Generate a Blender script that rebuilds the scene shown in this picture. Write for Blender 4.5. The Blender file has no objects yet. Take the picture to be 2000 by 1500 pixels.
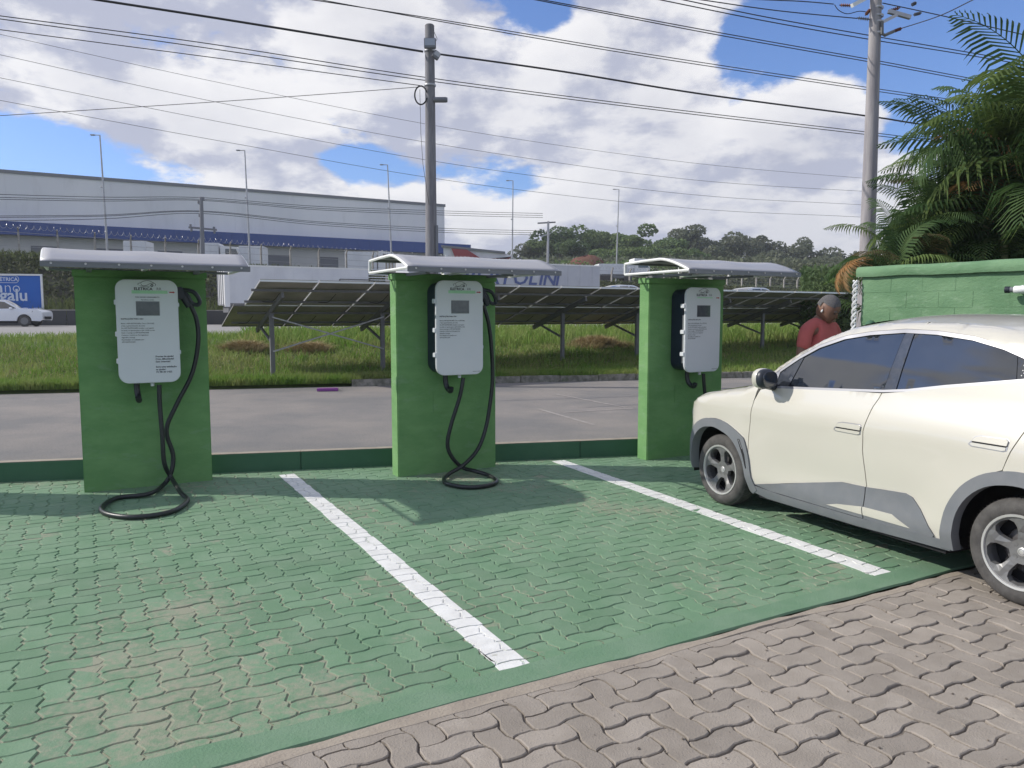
import bpy, bmesh, math, random
import numpy as np
from mathutils import Vector, Matrix
from mathutils.geometry import delaunay_2d_cdt, interpolate_bezier
random.seed(7); rng=np.random.default_rng(7)
SC=bpy.context.scene; COL=SC.collection
R=math.radians
# ------------------------------------------------------------ camera
F=1500.; HZ=615.; H=1.6
pit=math.atan((750-HZ)/F)
cam=bpy.data.cameras.new('camera'); co=bpy.data.objects.new('camera',cam); COL.objects.link(co)
cam.sensor_width=36; cam.lens=36*F/2000; cam.clip_end=4000; cam.clip_start=.05
co.location=(0,0,H); co.rotation_euler=(R(90)-pit,0,0); SC.camera=co
fw=np.array([0,math.cos(pit),-math.sin(pit)]); up=np.array([0,math.sin(pit),math.cos(pit)]); rt=np.array([1.,0,0]); CAM=np.array([0,0,H])
def ray(px,py): return rt*(px-1000)/F+up*(750-py)/F+fw
def G(px,py,z=0): d=ray(px,py); return CAM+d*(z-H)/d[2]
def A(px,py,Y): d=ray(px,py); return CAM+d*Y/d[1]
def PL(px,py,P,n): d=ray(px,py); n=np.array(n); return CAM+d*np.dot(np.array(P)-CAM,n)/np.dot(d,n)
# ------------------------------------------------------------ light
SUN_EL,SUN_TRAV=R(34.6),R(-4.2)
sd=Vector((math.cos(SUN_TRAV)*math.cos(SUN_EL),math.sin(SUN_TRAV)*math.cos(SUN_EL),-math.sin(SUN_EL)))
sl=bpy.data.lights.new('sun','SUN'); sl.energy=4.3; sl.angle=R(.53); sl.color=(1,.95,.86)
so=bpy.data.objects.new('sun',sl); COL.objects.link(so); so.rotation_euler=sd.to_track_quat('-Z','Y').to_euler()
vs=SC.view_settings; vs.view_transform='Standard'; vs.look='None'; vs.exposure=0.0; vs.gamma=1; vs.use_curve_mapping=False
W=bpy.data.worlds.new('World'); SC.world=W; W.use_nodes=True
def world():
    nt=W.node_tree; N=nt.nodes; L=nt.links; N.clear()
    out=N.new('ShaderNodeOutputWorld'); bg=N.new('ShaderNodeBackground'); bg.inputs[1].default_value=.10
    L.new(bg.outputs[0],out.inputs[0])
    sky=N.new('ShaderNodeTexSky'); sky.sky_type='NISHITA'; sky.sun_disc=False
    sky.sun_elevation=SUN_EL; sky.sun_rotation=math.atan2(-sd.x,-sd.y); sky.air_density=1.0; sky.dust_density=.6; sky.ozone_density=2.5
    tc=N.new('ShaderNodeTexCoord')
    def M(op,a,b=None,c=None,clamp=False):
        n=N.new('ShaderNodeMath'); n.operation=op; n.use_clamp=clamp
        for i,v in enumerate((a,b,c)):
            if v is None: continue
            if hasattr(v,'name'): L.new(v,n.inputs[i])
            else: n.inputs[i].default_value=v
        return n.outputs[0]
    def V(op,a,b=None,o=0):
        n=N.new('ShaderNodeVectorMath'); n.operation=op
        for i,v in enumerate((a,b)):
            if v is None: continue
            if hasattr(v,'name'): L.new(v,n.inputs[i])
            else: n.inputs[i].default_value=v
        return n.outputs[o]
    D=V('NORMALIZE',tc.outputs['Generated'])
    sx=N.new('ShaderNodeSeparateXYZ'); L.new(D,sx.inputs[0]); z=M('MAXIMUM',sx.outputs[2],0.0)
    cx=N.new('ShaderNodeCombineXYZ'); L.new(sx.outputs[0],cx.inputs[0]); L.new(sx.outputs[1],cx.inputs[1]); L.new(M('MULTIPLY',M('POWER',z,.8),1.9),cx.inputs[2])
    P=cx.outputs[0]
    def noise(vec,sc,det,rough,dist=0.):
        n=N.new('ShaderNodeTexNoise'); n.inputs['Scale'].default_value=sc; n.inputs['Detail'].default_value=det
        n.inputs['Roughness'].default_value=rough; n.inputs['Distortion'].default_value=dist; L.new(vec,n.inputs['Vector']); return n.outputs[0]
    n1=noise(P,3.9,12,.57,.05)
    P2=V('ADD',P,(-.035,-.01,.055)); n2=noise(P2,3.9,12,.57,.05)
    big=noise(D,2.2,3,.5)
    dens=M('ADD',M('MULTIPLY_ADD',n1,1.75,-.375),M('MULTIPLY',M('SUBTRACT',big,.5),.30))
    # where the photograph shows open blue (negative) and dense cloud (positive)
    blobs=[((1500,150),.075,-.34),((1460,60),.05,-.2),((1790,40),.12,-.32),((1900,130),.13,-.30),((1760,260),.06,-.2),((640,270),.075,-.26),((545,235),.05,-.16),((50,310),.06,-.22),((170,345),.06,-.20),((980,395),.07,-.22),
           ((430,350),.07,-.22),((700,330),.05,-.16),((1080,15),.05,-.22),((1410,265),.035,-.22),((60,110),.06,-.07),((370,150),.05,-.07),((1500,420),.22,.16),((820,120),.20,.12),((1150,250),.24,.14),((250,60),.25,.12),((300,230),.13,.14),((80,230),.1,.12),
           ((860,280),.07,.16),((560,330),.06,.16),((1620,240),.07,.30),((1560,330),.16,.18),((1250,80),.13,.16),((1300,20),.1,.12),((1600,20),.08,.06),((720,90),.15,.10),((930,450),.05,.1)]
    for (px,py),s,amp in blobs:
        d=ray(px,py); d=d/np.linalg.norm(d)
        dist=V('DISTANCE',D,tuple(d),1)
        g=M('EXPONENT',M('MULTIPLY',M('MULTIPLY',dist,dist),-1/(s*s)))
        dens=M('MULTIPLY_ADD',g,amp,dens)
    mr=N.new('ShaderNodeMapRange'); mr.interpolation_type='SMOOTHSTEP'; L.new(dens,mr.inputs[0]); mr.inputs[1].default_value=.40; mr.inputs[2].default_value=.53
    cover=mr.outputs[0]
    sh=N.new('ShaderNodeMapRange'); sh.interpolation_type='SMOOTHSTEP'; L.new(M('SUBTRACT',n1,n2),sh.inputs[0]); sh.inputs[1].default_value=-.07; sh.inputs[2].default_value=.06
    thick=N.new('ShaderNodeMapRange'); L.new(dens,thick.inputs[0]); thick.inputs[1].default_value=.6; thick.inputs[2].default_value=1.0
    cr=N.new('ShaderNodeMixRGB'); L.new(sh.outputs[0],cr.inputs[0]); cr.inputs[1].default_value=(5.0,5.25,6.5,1); cr.inputs[2].default_value=(9.7,9.6,9.7,1)
    cr2=N.new('ShaderNodeMixRGB'); L.new(M('MULTIPLY',thick.outputs[0],.4),cr2.inputs[0]); L.new(cr.outputs[0],cr2.inputs[1]); cr2.inputs[2].default_value=(4.5,4.7,5.7,1)
    mx=N.new('ShaderNodeMixRGB'); L.new(M('MULTIPLY',cover,.97),mx.inputs[0]); 
    sk=N.new('ShaderNodeMixRGB'); sk.blend_type='MULTIPLY'; sk.inputs[0].default_value=1; L.new(sky.outputs[0],sk.inputs[1]); sk.inputs[2].default_value=(.95,1.2,1.7,1)
    L.new(sk.outputs[0],mx.inputs[1]); L.new(cr2.outputs[0],mx.inputs[2]); L.new(mx.outputs[0],bg.inputs[0])
world()
# ------------------------------------------------------------ materials
MATS={}
def mat(name,base,rough=.7,var=None,vscale=8.,vamt=.5,bump=0.,bscale=40.,metal=0.,coat=0.,spots=None,stretch=(1,1,1),alpha=1.,trans=0.,spec=.5,rand=0.,world_co=True,emit=None,wear=None,wearth=(.55,.65),wscale=1.2,sheen=0):
    if name in MATS: return MATS[name]
    m=bpy.data.materials.new(name); m.use_nodes=True; nt=m.node_tree; N=nt.nodes; L=nt.links
    b=N['Principled BSDF']; b.inputs['Base Color'].default_value=(*base,1); b.inputs['Roughness'].default_value=rough
    b.inputs['Metallic'].default_value=metal; b.inputs['Specular IOR Level'].default_value=spec
    if coat: b.inputs['Coat Weight'].default_value=coat; b.inputs['Coat Roughness'].default_value=.04
    if trans: b.inputs['Transmission Weight'].default_value=trans
    if alpha<1: b.inputs['Alpha'].default_value=alpha
    if emit: b.inputs['Emission Color'].default_value=(*emit[0],1); b.inputs['Emission Strength'].default_value=emit[1]
    if world_co: g=N.new('ShaderNodeNewGeometry'); vec=g.outputs['Position']
    else: g=N.new('ShaderNodeTexCoord'); vec=g.outputs['Object']
    mp=N.new('ShaderNodeMapping'); mp.inputs['Scale'].default_value=stretch; L.new(vec,mp.inputs[0]); vec=mp.outputs[0]
    def noise(sc,det=4,r=.6):
        n=N.new('ShaderNodeTexNoise'); n.inputs['Scale'].default_value=sc; n.inputs['Detail'].default_value=det; n.inputs['Roughness'].default_value=r; L.new(vec,n.inputs[0]); return n
    cur=None
    def mix(fac,a,c,t='MIX'):
        x=N.new('ShaderNodeMixRGB'); x.blend_type=t
        for i,v in ((0,fac),(1,a),(2,c)):
            if hasattr(v,'name') and not isinstance(v,(tuple,float)): L.new(v,x.inputs[i])
            elif i==0: x.inputs[0].default_value=v
            else: x.inputs[i].default_value=(*v,1)
        return x.outputs[0]
    cur=base
    if var is not None:
        r=N.new('ShaderNodeMapRange'); L.new(noise(vscale).outputs[0],r.inputs[0]); r.inputs[1].default_value=.38; r.inputs[2].default_value=.64; r.inputs[4].default_value=vamt
        cur=mix(r.outputs[0],cur,var)
    if wear is not None:
        r=N.new('ShaderNodeMapRange'); L.new(noise(wscale,8,.7).outputs[0],r.inputs[0]); r.inputs[1].default_value=wearth[0]; r.inputs[2].default_value=wearth[1]; r.inputs[4].default_value=.9
        cur=mix(r.outputs[0],cur,wear)
    if spots is not None:
        r=N.new('ShaderNodeMapRange'); L.new(noise(spots[1],3,.7).outputs[0],r.inputs[0]); r.inputs[1].default_value=spots[2]; r.inputs[2].default_value=spots[2]+.06; r.inputs[4].default_value=.7
        cur=mix(r.outputs[0],cur,spots[0])
    if rand:
        oi=N.new('ShaderNodeObjectInfo'); r=N.new('ShaderNodeMapRange'); L.new(oi.outputs['Random'],r.inputs[0]); r.inputs[3].default_value=1-rand; r.inputs[4].default_value=1+rand
        cc=N.new('ShaderNodeCombineColor')
        for i in range(3): L.new(r.outputs[0],cc.inputs[i])
        cur=mix(1.0,cur,cc.outputs[0],'MULTIPLY')
    if not isinstance(cur,tuple): L.new(cur,b.inputs['Base Color'])
    if bump:
        bp=N.new('ShaderNodeBump'); bp.inputs['Strength'].default_value=bump; bp.inputs['Distance'].default_value=.01; L.new(noise(bscale,6,.65).outputs[0],bp.inputs['Height']); L.new(bp.outputs[0],b.inputs['Normal'])
    MATS[name]=m; return m
TAN=(.33,.28,.22)
def paver_green():
    m=mat('green_painted_paver',(.120,.222,.128),.80,var=(.165,.258,.166),vscale=3.5,vamt=.8,bump=.35,bscale=90,rand=.09)
    nt=m.node_tree;N=nt.nodes;L=nt.links;b=N['Principled BSDF']
    src=b.inputs['Base Color'].links[0].from_socket
    g=N.new('ShaderNodeNewGeometry')
    def ns(sc,d,r): 
        n=N.new('ShaderNodeTexNoise'); n.inputs['Scale'].default_value=sc;n.inputs['Detail'].default_value=d;n.inputs['Roughness'].default_value=r; L.new(g.outputs['Position'],n.inputs[0]); return n.outputs[0]
    def Mx(op,a,c):
        n=N.new('ShaderNodeMath'); n.operation=op
        for i,v in enumerate((a,c)):
            if isinstance(v,(int,float)): n.inputs[i].default_value=v
            else: L.new(v,n.inputs[i])
        return n.outputs[0]
    f=Mx('ADD',Mx('MULTIPLY',ns(.9,3,.5),.75),Mx('MULTIPLY',ns(22,5,.7),.42))
    # trodden places wear more: distance from three spots
    acc=None
    for (px,py),s,a in (((640,1340),.55,.10),((330,1290),.4,.07),((1400,1170),.28,.10),((1010,1330),.3,.07),((300,1140),.3,.05),((30,1450),.5,.04)):
        c=G(px,py); v=N.new('ShaderNodeVectorMath'); v.operation='DISTANCE'; L.new(g.outputs['Position'],v.inputs[0]); v.inputs[1].default_value=tuple(c)
        e=Mx('MULTIPLY',Mx('EXPONENT',Mx('MULTIPLY',Mx('MULTIPLY',v.outputs['Value'],v.outputs['Value']),-1/(s*s)),0),a)
        acc=e if acc is None else Mx('ADD',acc,e)
    f=Mx('ADD',f,acc)
    at=N.new('ShaderNodeSeparateXYZ'); L.new(g.outputs['Position'],at.inputs[0])
    low=Mx('MULTIPLY',Mx('LESS_THAN',at.outputs[2],-.0025),.105); f=Mx('ADD',f,low)   # joints lose paint first
    r=N.new('ShaderNodeMapRange'); L.new(f,r.inputs[0]); r.inputs[1].default_value=.655; r.inputs[2].default_value=.765; r.inputs[4].default_value=.72
    x=N.new('ShaderNodeMixRGB'); L.new(r.outputs[0],x.inputs[0]); L.new(src,x.inputs[1]); x.inputs[2].default_value=(.30,.275,.21,1); L.new(x.outputs[0],b.inputs['Base Color'])
    return m
M_pg=paver_green()
M_pb=mat('grey_brown_paver',(.275,.240,.203),.88,var=(.355,.312,.268),vscale=5,vamt=.7,bump=.6,bscale=120,rand=.14,spots=((.12,.10,.09),60,.66),wear=(.42,.375,.32),wearth=(.58,.72),wscale=1.6)
M_jb=mat('sand_joint',(.10,.085,.07),.95,var=(.26,.22,.18),vscale=3.5,vamt=.8,bump=.5,bscale=150)
M_gs=mat('green_painted_mortar',(.118,.222,.130),.82,var=(.16,.255,.166),vscale=4,vamt=.8,bump=.5,bscale=80,wear=(.30,.29,.22),wearth=(.6,.72),wscale=2.5)
M_ms=mat('bare_mortar',(.36,.31,.25),.9,var=(.27,.23,.19),vscale=6,vamt=.8,bump=.7,bscale=70)
M_white=mat('white_road_paint',(.74,.74,.72),.7,var=(.60,.60,.58),vscale=9,vamt=.7,bump=.3,bscale=90,wear=(.42,.42,.36),wearth=(.64,.72),wscale=9)
M_pil=mat('green_wall_paint',(.130,.285,.098),.82,var=(.17,.335,.125),vscale=3.,vamt=1.,bump=.5,bscale=28,wear=(.21,.34,.19),wearth=(.55,.75),wscale=4,stretch=(1,1,2.2))
M_kerbg=mat('dark_green_kerb_paint',(.045,.125,.068),.75,var=(.06,.15,.085),vscale=3,bump=.25,bscale=40,wear=(.16,.24,.15),wearth=(.66,.72),wscale=7)
M_gwall=mat('green_rendered_wall',(.115,.225,.115),.85,var=(.17,.295,.16),vscale=1.5,vamt=.9,bump=.8,bscale=18,stretch=(1,1,2),wear=(.22,.33,.21),wearth=(.56,.72),wscale=4)
M_asph=mat('worn_asphalt',(.185,.179,.176),.9,var=(.275,.248,.225),vscale=.5,vamt=.9,bump=1.,bscale=110,spots=((.10,.095,.095),45,.56),wear=(.38,.33,.30),wearth=(.56,.75),wscale=.22)
M_hw=mat('highway_asphalt',(.27,.26,.25),.9,var=(.22,.21,.21),vscale=.3,bump=.2)
M_conc=mat('weathered_concrete',(.38,.36,.33),.9,var=(.24,.22,.20),vscale=5,vamt=.8,bump=.6,bscale=60,wear=(.13,.12,.11),wearth=(.58,.74),wscale=5)
M_kstone=mat('mossy_kerbstone',(.30,.285,.25),.95,var=(.12,.12,.09),vscale=7,vamt=.9,bump=.9,bscale=45,wear=(.09,.13,.05),wearth=(.56,.7),wscale=4)
M_earth=mat('dark_bank_earth',(.075,.068,.05),.98,var=(.04,.055,.025),vscale=.8,vamt=.9,bump=.8,bscale=6)
M_turf=mat('turf',(.12,.17,.05),.95,var=(.05,.08,.02),vscale=1.3,vamt=.9,bump=.8,bscale=30,wear=(.26,.22,.12),wearth=(.58,.72),wscale=.7)
M_ground=mat('distant_ground',(.10,.13,.05),.95,var=(.07,.09,.04),vscale=.05,vamt=.9)
M_polec2=mat('old_pole_concrete',(.25,.245,.26),.9,var=(.17,.165,.18),vscale=3,vamt=.9,bump=.6,bscale=50,stretch=(6,6,.6))
M_polec=mat('utility_pole_concrete',(.36,.34,.345),.88,var=(.25,.235,.25),vscale=2,vamt=.9,bump=.6,bscale=50,stretch=(6,6,.6))
M_metal=mat('galvanised_steel',(.42,.42,.43),.45,metal=.7,var=(.3,.3,.31),vscale=6)
M_dsteel=mat('weathered_steel_post',(.19,.19,.19),.7,metal=.2,var=(.13,.13,.135),vscale=4)
M_wire=mat('black_cable',(.02,.02,.022),.6)
M_rub=mat('black_rubber_cable',(.018,.021,.022),.38,bump=.15,bscale=60)
M_plast=mat('dark_plastic',(.02,.024,.035),.4)
M_body=mat('charger_navy_shell',(.013,.018,.04),.38,var=(.02,.026,.05),vscale=9)
M_door=mat('charger_white_enamel',(.66,.675,.71),.32,var=(.63,.645,.68),vscale=5,coat=.3)
M_print=mat('black_print',(.03,.03,.035),.6)
M_lgreen=mat('pale_green_strip',(.36,.66,.40),.35,var=(.42,.70,.46),vscale=20)
M_red=mat('red_print',(.42,.03,.03),.5)
M_screen=mat('grey_screen_glass',(.075,.085,.10),.12,var=(.12,.13,.14),vscale=25,coat=.5)
M_canopy=mat('grey_polycarbonate',(.36,.36,.38),.5,var=(.30,.30,.325),vscale=3,coat=.2,bump=.1,bscale=8)
M_cframe=mat('white_canopy_frame',(.78,.78,.76),.4,var=(.66,.66,.64),vscale=7)
M_lip=mat('grey_canopy_lip',(.16,.165,.18),.45,var=(.2,.2,.22),vscale=6)
M_paint=mat('cream_car_paint',(.555,.53,.462),.3,coat=1.,var=(.545,.52,.452),vscale=2,bump=0)
M_clad=mat('grey_plastic_cladding',(.155,.165,.18),.55,var=(.19,.195,.205),vscale=9,bump=.15,bscale=200)
M_glass=mat('tinted_car_glass',(.012,.016,.024),.05,coat=1.,spec=.8,var=(.03,.034,.04),vscale=5,vamt=.4)
M_bpil=mat('gloss_black_pillar',(.03,.036,.05),.16,coat=.6,var=(.06,.065,.08),vscale=30)
M_trim=mat('satin_grey_trim',(.34,.34,.36),.35,metal=.5)
M_blk=mat('black_gap',(.008,.008,.01),.8)
M_tyre=mat('tyre_rubber',(.055,.052,.05),.85,var=(.10,.095,.09),vscale=12,vamt=.8,bump=.3,bscale=60)
M_rim=mat('grey_alloy',(.17,.17,.172),.42,metal=.35,var=(.22,.215,.21),vscale=14)
M_rimlip=mat('machined_alloy_edge',(.6,.59,.575),.35,metal=.5)
M_brake=mat('brake_metal',(.18,.17,.17),.5,metal=.8)
M_lamp=mat('headlamp_lens',(.35,.37,.4),.08,coat=1.)
M_shirt=mat('faded_red_cotton',(.42,.10,.09),.9,var=(.34,.075,.07),vscale=9,bump=.3,bscale=30)
M_skin=mat('brown_skin',(.17,.085,.055),.55,var=(.14,.07,.048),vscale=20)
M_hair=mat('cropped_grey_hair',(.15,.145,.15),.95,var=(.06,.055,.055),vscale=110,vamt=.8,bump=1,bscale=160)
M_trou=mat('dark_trousers',(.03,.035,.05),.9)
M_shoe=mat('black_shoe',(.02,.02,.02),.6)
M_wwhite=mat('white_plastic',(.78,.78,.78),.4)
M_wall=mat('warehouse_grey_cladding',(.80,.79,.80),.85,var=(.70,.70,.72),vscale=.12,vamt=.9,stretch=(1,1,.3),wear=(.62,.61,.62),wearth=(.55,.8),wscale=.3)
M_blue=mat('warehouse_blue_band',(.012,.05,.23),.6,var=(.016,.06,.25),vscale=.3)
M_dwin=mat('dark_shutter',(.12,.125,.15),.6)
M_lwall=mat('grey_block_wall',(.50,.49,.49),.9,var=(.42,.41,.41),vscale=.4)
M_trk=mat('white_trailer_panel',(.72,.73,.75),.5,var=(.62,.63,.66),vscale=.8,vamt=.8,stretch=(1,1,.5))
M_trkg=mat('grey_trailer_curtain',(.50,.51,.54),.6,var=(.42,.43,.47),vscale=1.2,bump=.6,bscale=3)
M_tblue=mat('faded_blue_lettering',(.09,.12,.27),.7)
M_bb=mat('blue_billboard_face',(.006,.11,.46),.5,var=(.008,.12,.48),vscale=.5)
M_bbt=mat('billboard_white_print',(.62,.68,.78),.5)
M_carw=mat('white_car_paint',(.74,.76,.80),.3,coat=1.)
M_pvb=mat('solar_backsheet',(.42,.39,.35),.6,var=(.28,.265,.235),vscale=1.4,vamt=.9)
M_pvf=mat('solar_cell_glass',(.01,.014,.035),.1,coat=1.)
M_alu=mat('aluminium_frame',(.7,.7,.7),.35,metal=.6)
M_rearth=mat('red_earth',(.13,.045,.035),.95,var=(.10,.055,.03),vscale=.3,vamt=.9,bump=.7,bscale=1)
M_redroof=mat('red_awning',(.30,.035,.04),.7)
M_straw=mat('dry_straw',(.42,.33,.18),.95,var=(.27,.21,.10),vscale=4)
M_purple=mat('purple_wrapper',(.24,.06,.28),.5)
M_rust=mat('rusty_metal',(.20,.08,.05),.9)
def leafmat(name,a,b,sc,wear=None):
    m=mat(name,a,.75,var=b,vscale=sc,vamt=1.,spec=.3,wear=wear,wearth=(.6,.75),wscale=sc*.5)
    nt=m.node_tree; N=nt.nodes; L=nt.links; p=N['Principled BSDF']; src=p.inputs['Base Color'].links[0].from_socket
    t=N.new('ShaderNodeBsdfTranslucent'); L.new(src,t.inputs[0]); mx=N.new('ShaderNodeMixShader'); mx.inputs[0].default_value=.35
    L.new(p.outputs[0],mx.inputs[1]); L.new(t.outputs[0],mx.inputs[2]); L.new(mx.outputs[0],N['Material Output'].inputs[0]); return m
M_grass=leafmat('grass_blades',(.15,.27,.04),(.27,.31,.10),1.1,wear=(.40,.33,.17))
M_grass2=leafmat('dry_grass_blades',(.27,.30,.11),(.38,.33,.17),2.5)
M_scrub=leafmat('bank_scrub',(.05,.065,.028),(.10,.11,.05),.4)
M_scrubg=leafmat('bank_top_grass',(.14,.17,.055),(.09,.12,.04),.5)
M_palm=leafmat('palm_leaf_green',(.045,.095,.03),(.085,.14,.045),3)
M_palml=leafmat('palm_leaf_bright',(.085,.14,.035),(.13,.18,.05),3)
M_palmo=leafmat('palm_leaf_olive',(.13,.115,.05),(.19,.16,.08),3)
M_palmd=leafmat('palm_leaf_dead',(.36,.19,.07),(.27,.18,.09),4)
M_stem=mat('palm_stem',(.16,.17,.07),.7,var=(.22,.19,.10),vscale=5)
M_tree=[leafmat('tree_leaf_dark',(.06,.105,.04),(.11,.155,.06),.2),leafmat('tree_leaf_mid',(.105,.17,.055),(.16,.21,.08),.2),leafmat('tree_leaf_hazed',(.105,.13,.075),(.155,.165,.11),.2)]  # last leaf tone greyed, distance haze put into the colour
M_bark=mat('bark',(.12,.10,.08),.95)
# ------------------------------------------------------------ helpers
def link(o,parent=None):
    COL.objects.link(o)
    if parent is not None: o.parent=parent
    return o
def setp(o,label=None,cat=None,group=None,kind=None):
    if label: o['label']=label
    if cat: o['category']=cat
    if group: o['group']=group
    if kind: o['kind']=kind
    return o
def thing(name,label,cat,loc=(0,0,0),rz=0,group=None):
    o=bpy.data.objects.new(name,None); o.empty_display_size=.1; link(o); o.location=tuple(map(float,loc)); o.rotation_euler=(0,0,rz); return setp(o,label,cat,group)
def mesh(name,vs_,fs,m,parent=None,smooth=False,kind=None,label=None):
    me=bpy.data.meshes.new(name); me.from_pydata([tuple(map(float,v)) for v in vs_],[],fs); 
    if m: me.materials.append(m)
    if smooth: me.polygons.foreach_set('use_smooth',[True]*len(me.polygons))
    me.update(); o=link(bpy.data.objects.new(name,me),parent)
    if kind: o['kind']=kind
    if label: o['label']=label
    return o
def npmesh(name,V,Fa,m,parent=None,kind=None,smooth=False):
    V=np.asarray(V,dtype=np.float32).reshape(-1,3); Fa=np.asarray(Fa,dtype=np.int32); k=Fa.shape[1]
    me=bpy.data.meshes.new(name); me.vertices.add(len(V)); me.vertices.foreach_set('co',V.ravel()); me.loops.add(Fa.size); me.loops.foreach_set('vertex_index',Fa.ravel())
    me.polygons.add(len(Fa)); me.polygons.foreach_set('loop_start',np.arange(0,Fa.size,k,dtype=np.int32)); me.update(calc_edges=True); me.materials.append(m)
    if smooth: me.polygons.foreach_set('use_smooth',np.ones(len(Fa),dtype=bool))
    o=link(bpy.data.objects.new(name,me),parent)
    if kind: o['kind']=kind
    return o
class MB:
    def __init__(s): s.v=[]; s.f=[]
    def add(s,vs_,fs):
        k=len(s.v); s.v+= [tuple(map(float,v)) for v in vs_]; s.f+=[tuple(i+k for i in f) for f in fs]; return s
    def box(s,a,b,mtx=None):
        x0,y0,z0=a;x1,y1,z1=b
        p=[(x0,y0,z0),(x1,y0,z0),(x1,y1,z0),(x0,y1,z0),(x0,y0,z1),(x1,y0,z1),(x1,y1,z1),(x0,y1,z1)]
        if mtx is not None: p=[mtx@Vector(q) for q in p]
        return s.add(p,[(0,3,2,1),(4,5,6,7),(0,1,5,4),(1,2,6,5),(2,3,7,6),(3,0,4,7)])
    def bar(s,a,b,w,h=None):
        a=Vector(tuple(map(float,a)));b=Vector(tuple(map(float,b)));d=b-a;L=d.length; h=h or w
        q=d.to_track_quat('Z','X' if abs(d.normalized().z)>.9 else 'Y').to_matrix().to_4x4(); q.translation=a
        return s.box((-w/2,-h/2,0),(w/2,h/2,L),q)
    def tube(s,pts,r,n=8,caps=True):
        pts=[Vector(tuple(map(float,p))) for p in pts]; m=len(pts); rs=r if isinstance(r,(list,tuple)) else [r]*m
        t=(pts[1]-pts[0]).normalized(); ref=Vector((0,0,1)) if abs(t.z)<.9 else Vector((1,0,0)); u=t.cross(ref).normalized(); V=[];Fa=[]
        for i,p in enumerate(pts):
            t=((pts[min(i+1,m-1)]-pts[max(i-1,0)])).normalized(); u=(u-t*u.dot(t)).normalized(); w=t.cross(u)
            for k in range(n):
                a=2*math.pi*k/n; V.append(p+(u*math.cos(a)+w*math.sin(a))*rs[i])
        for i in range(m-1):
            for k in range(n): Fa.append((i*n+k,i*n+(k+1)%n,(i+1)*n+(k+1)%n,(i+1)*n+k))
        if caps: Fa.append(tuple(range(n-1,-1,-1))); Fa.append(tuple(range((m-1)*n,m*n)))
        return s.add(V,Fa)
    def lathe(s,prof,n=24,mtx=None):
        V=[];Fa=[]
        for r,z in prof:
            for k in range(n):
                a=2*math.pi*k/n; p=Vector((r*math.cos(a),r*math.sin(a),z)); V.append(mtx@p if mtx is not None else p)
        for i in range(len(prof)-1):
            for k in range(n): Fa.append((i*n+k,i*n+(k+1)%n,(i+1)*n+(k+1)%n,(i+1)*n+k))
        return s.add(V,Fa)
    def prism(s,poly,y0,y1,axis='y'):
        n=len(poly)
        if axis=='y': V=[(x,y0,z) for x,z in poly]+[(x,y1,z) for x,z in poly]
        elif axis=='z': V=[(x,z,y0) for x,z in poly]+[(x,z,y1) for x,z in poly]
        else: V=[(y0,x,z) for x,z in poly]+[(y1,x,z) for x,z in poly]
        return s.add(V,[tuple(range(n))]+[tuple(range(2*n-1,n-1,-1))]+[(i,i+n,(i+1)%n+n,(i+1)%n) for i in range(n)])
    def build(s,name,m,parent=None,smooth=False,bevel=0,kind=None,label=None,auto=None):
        o=mesh(name,s.v,s.f,m,parent,smooth,kind,label)
        bm=bmesh.new(); bm.from_mesh(o.data); bmesh.ops.recalc_face_normals(bm,faces=bm.faces)
        if bevel: bmesh.ops.bevel(bm,geom=[e for e in bm.edges if e.is_manifold and e.calc_face_angle(0)>.5],offset=bevel,segments=2,affect='EDGES',clamp_overlap=True)
        bm.to_mesh(o.data); bm.free()
        if smooth:
            o.data.polygons.foreach_set('use_smooth',[True]*len(o.data.polygons)); 
            try: o.data.set_sharp_from_angle(angle=R(auto or 40))
            except Exception: pass
        return o
def rrect(w,h,r,n=6,cx=0,cz=0):
    P=[]
    for sx,sz,a0 in ((1,1,0),(-1,1,90),(-1,-1,180),(1,-1,270)):
        for k in range(n+1):
            a=R(a0+90*k/n); P.append((cx+sx*(w/2-r)+r*math.cos(a),cz+sz*(h/2-r)+r*math.sin(a)))
    return P
def spline(P,n=6,closed=False):
    P=[np.array(p,float) for p in P]; out=[]
    for i in range(len(P)-1):
        p0=P[max(i-1,0)];p1=P[i];p2=P[i+1];p3=P[min(i+2,len(P)-1)]
        for k in range(n):
            t=k/n; out.append(.5*((2*p1)+(-p0+p2)*t+(2*p0-5*p1+4*p2-p3)*t*t+(-p0+3*p1-3*p2+p3)*t**3))
    out.append(P[-1]); return out
FONTM={}
def text(s,size,mtx,m,parent,name='print_text',bold=0.,align='LEFT',squeeze=1.,shear=0,depth=0.0):
    cu=bpy.data.curves.new('t','FONT'); cu.body=s; cu.size=size; cu.align_x=align; cu.align_y='CENTER'; cu.offset=bold; cu.resolution_u=2; cu.shear=shear; cu.extrude=depth
    o=bpy.data.objects.new('t',cu); COL.objects.link(o); bpy.context.view_layer.update()
    me=bpy.data.meshes.new_from_object(o.evaluated_get(bpy.context.evaluated_depsgraph_get())); bpy.data.objects.remove(o); me.name=name
    me.transform(Matrix.Diagonal((squeeze,1,1,1))); me.transform(mtx); me.materials.clear(); me.materials.append(m)
    return link(bpy.data.objects.new(name,me),parent)
def inpoly(x,y,P):
    c=False; n=len(P); j=n-1
    for i in range(n):
        xi,yi=P[i][0],P[i][1]; xj,yj=P[j][0],P[j][1]
        if (yi>y)!=(yj>y) and x<(xj-xi)*(y-yi)/(yj-yi)+xi: c=not c
        j=i
    return c
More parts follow.
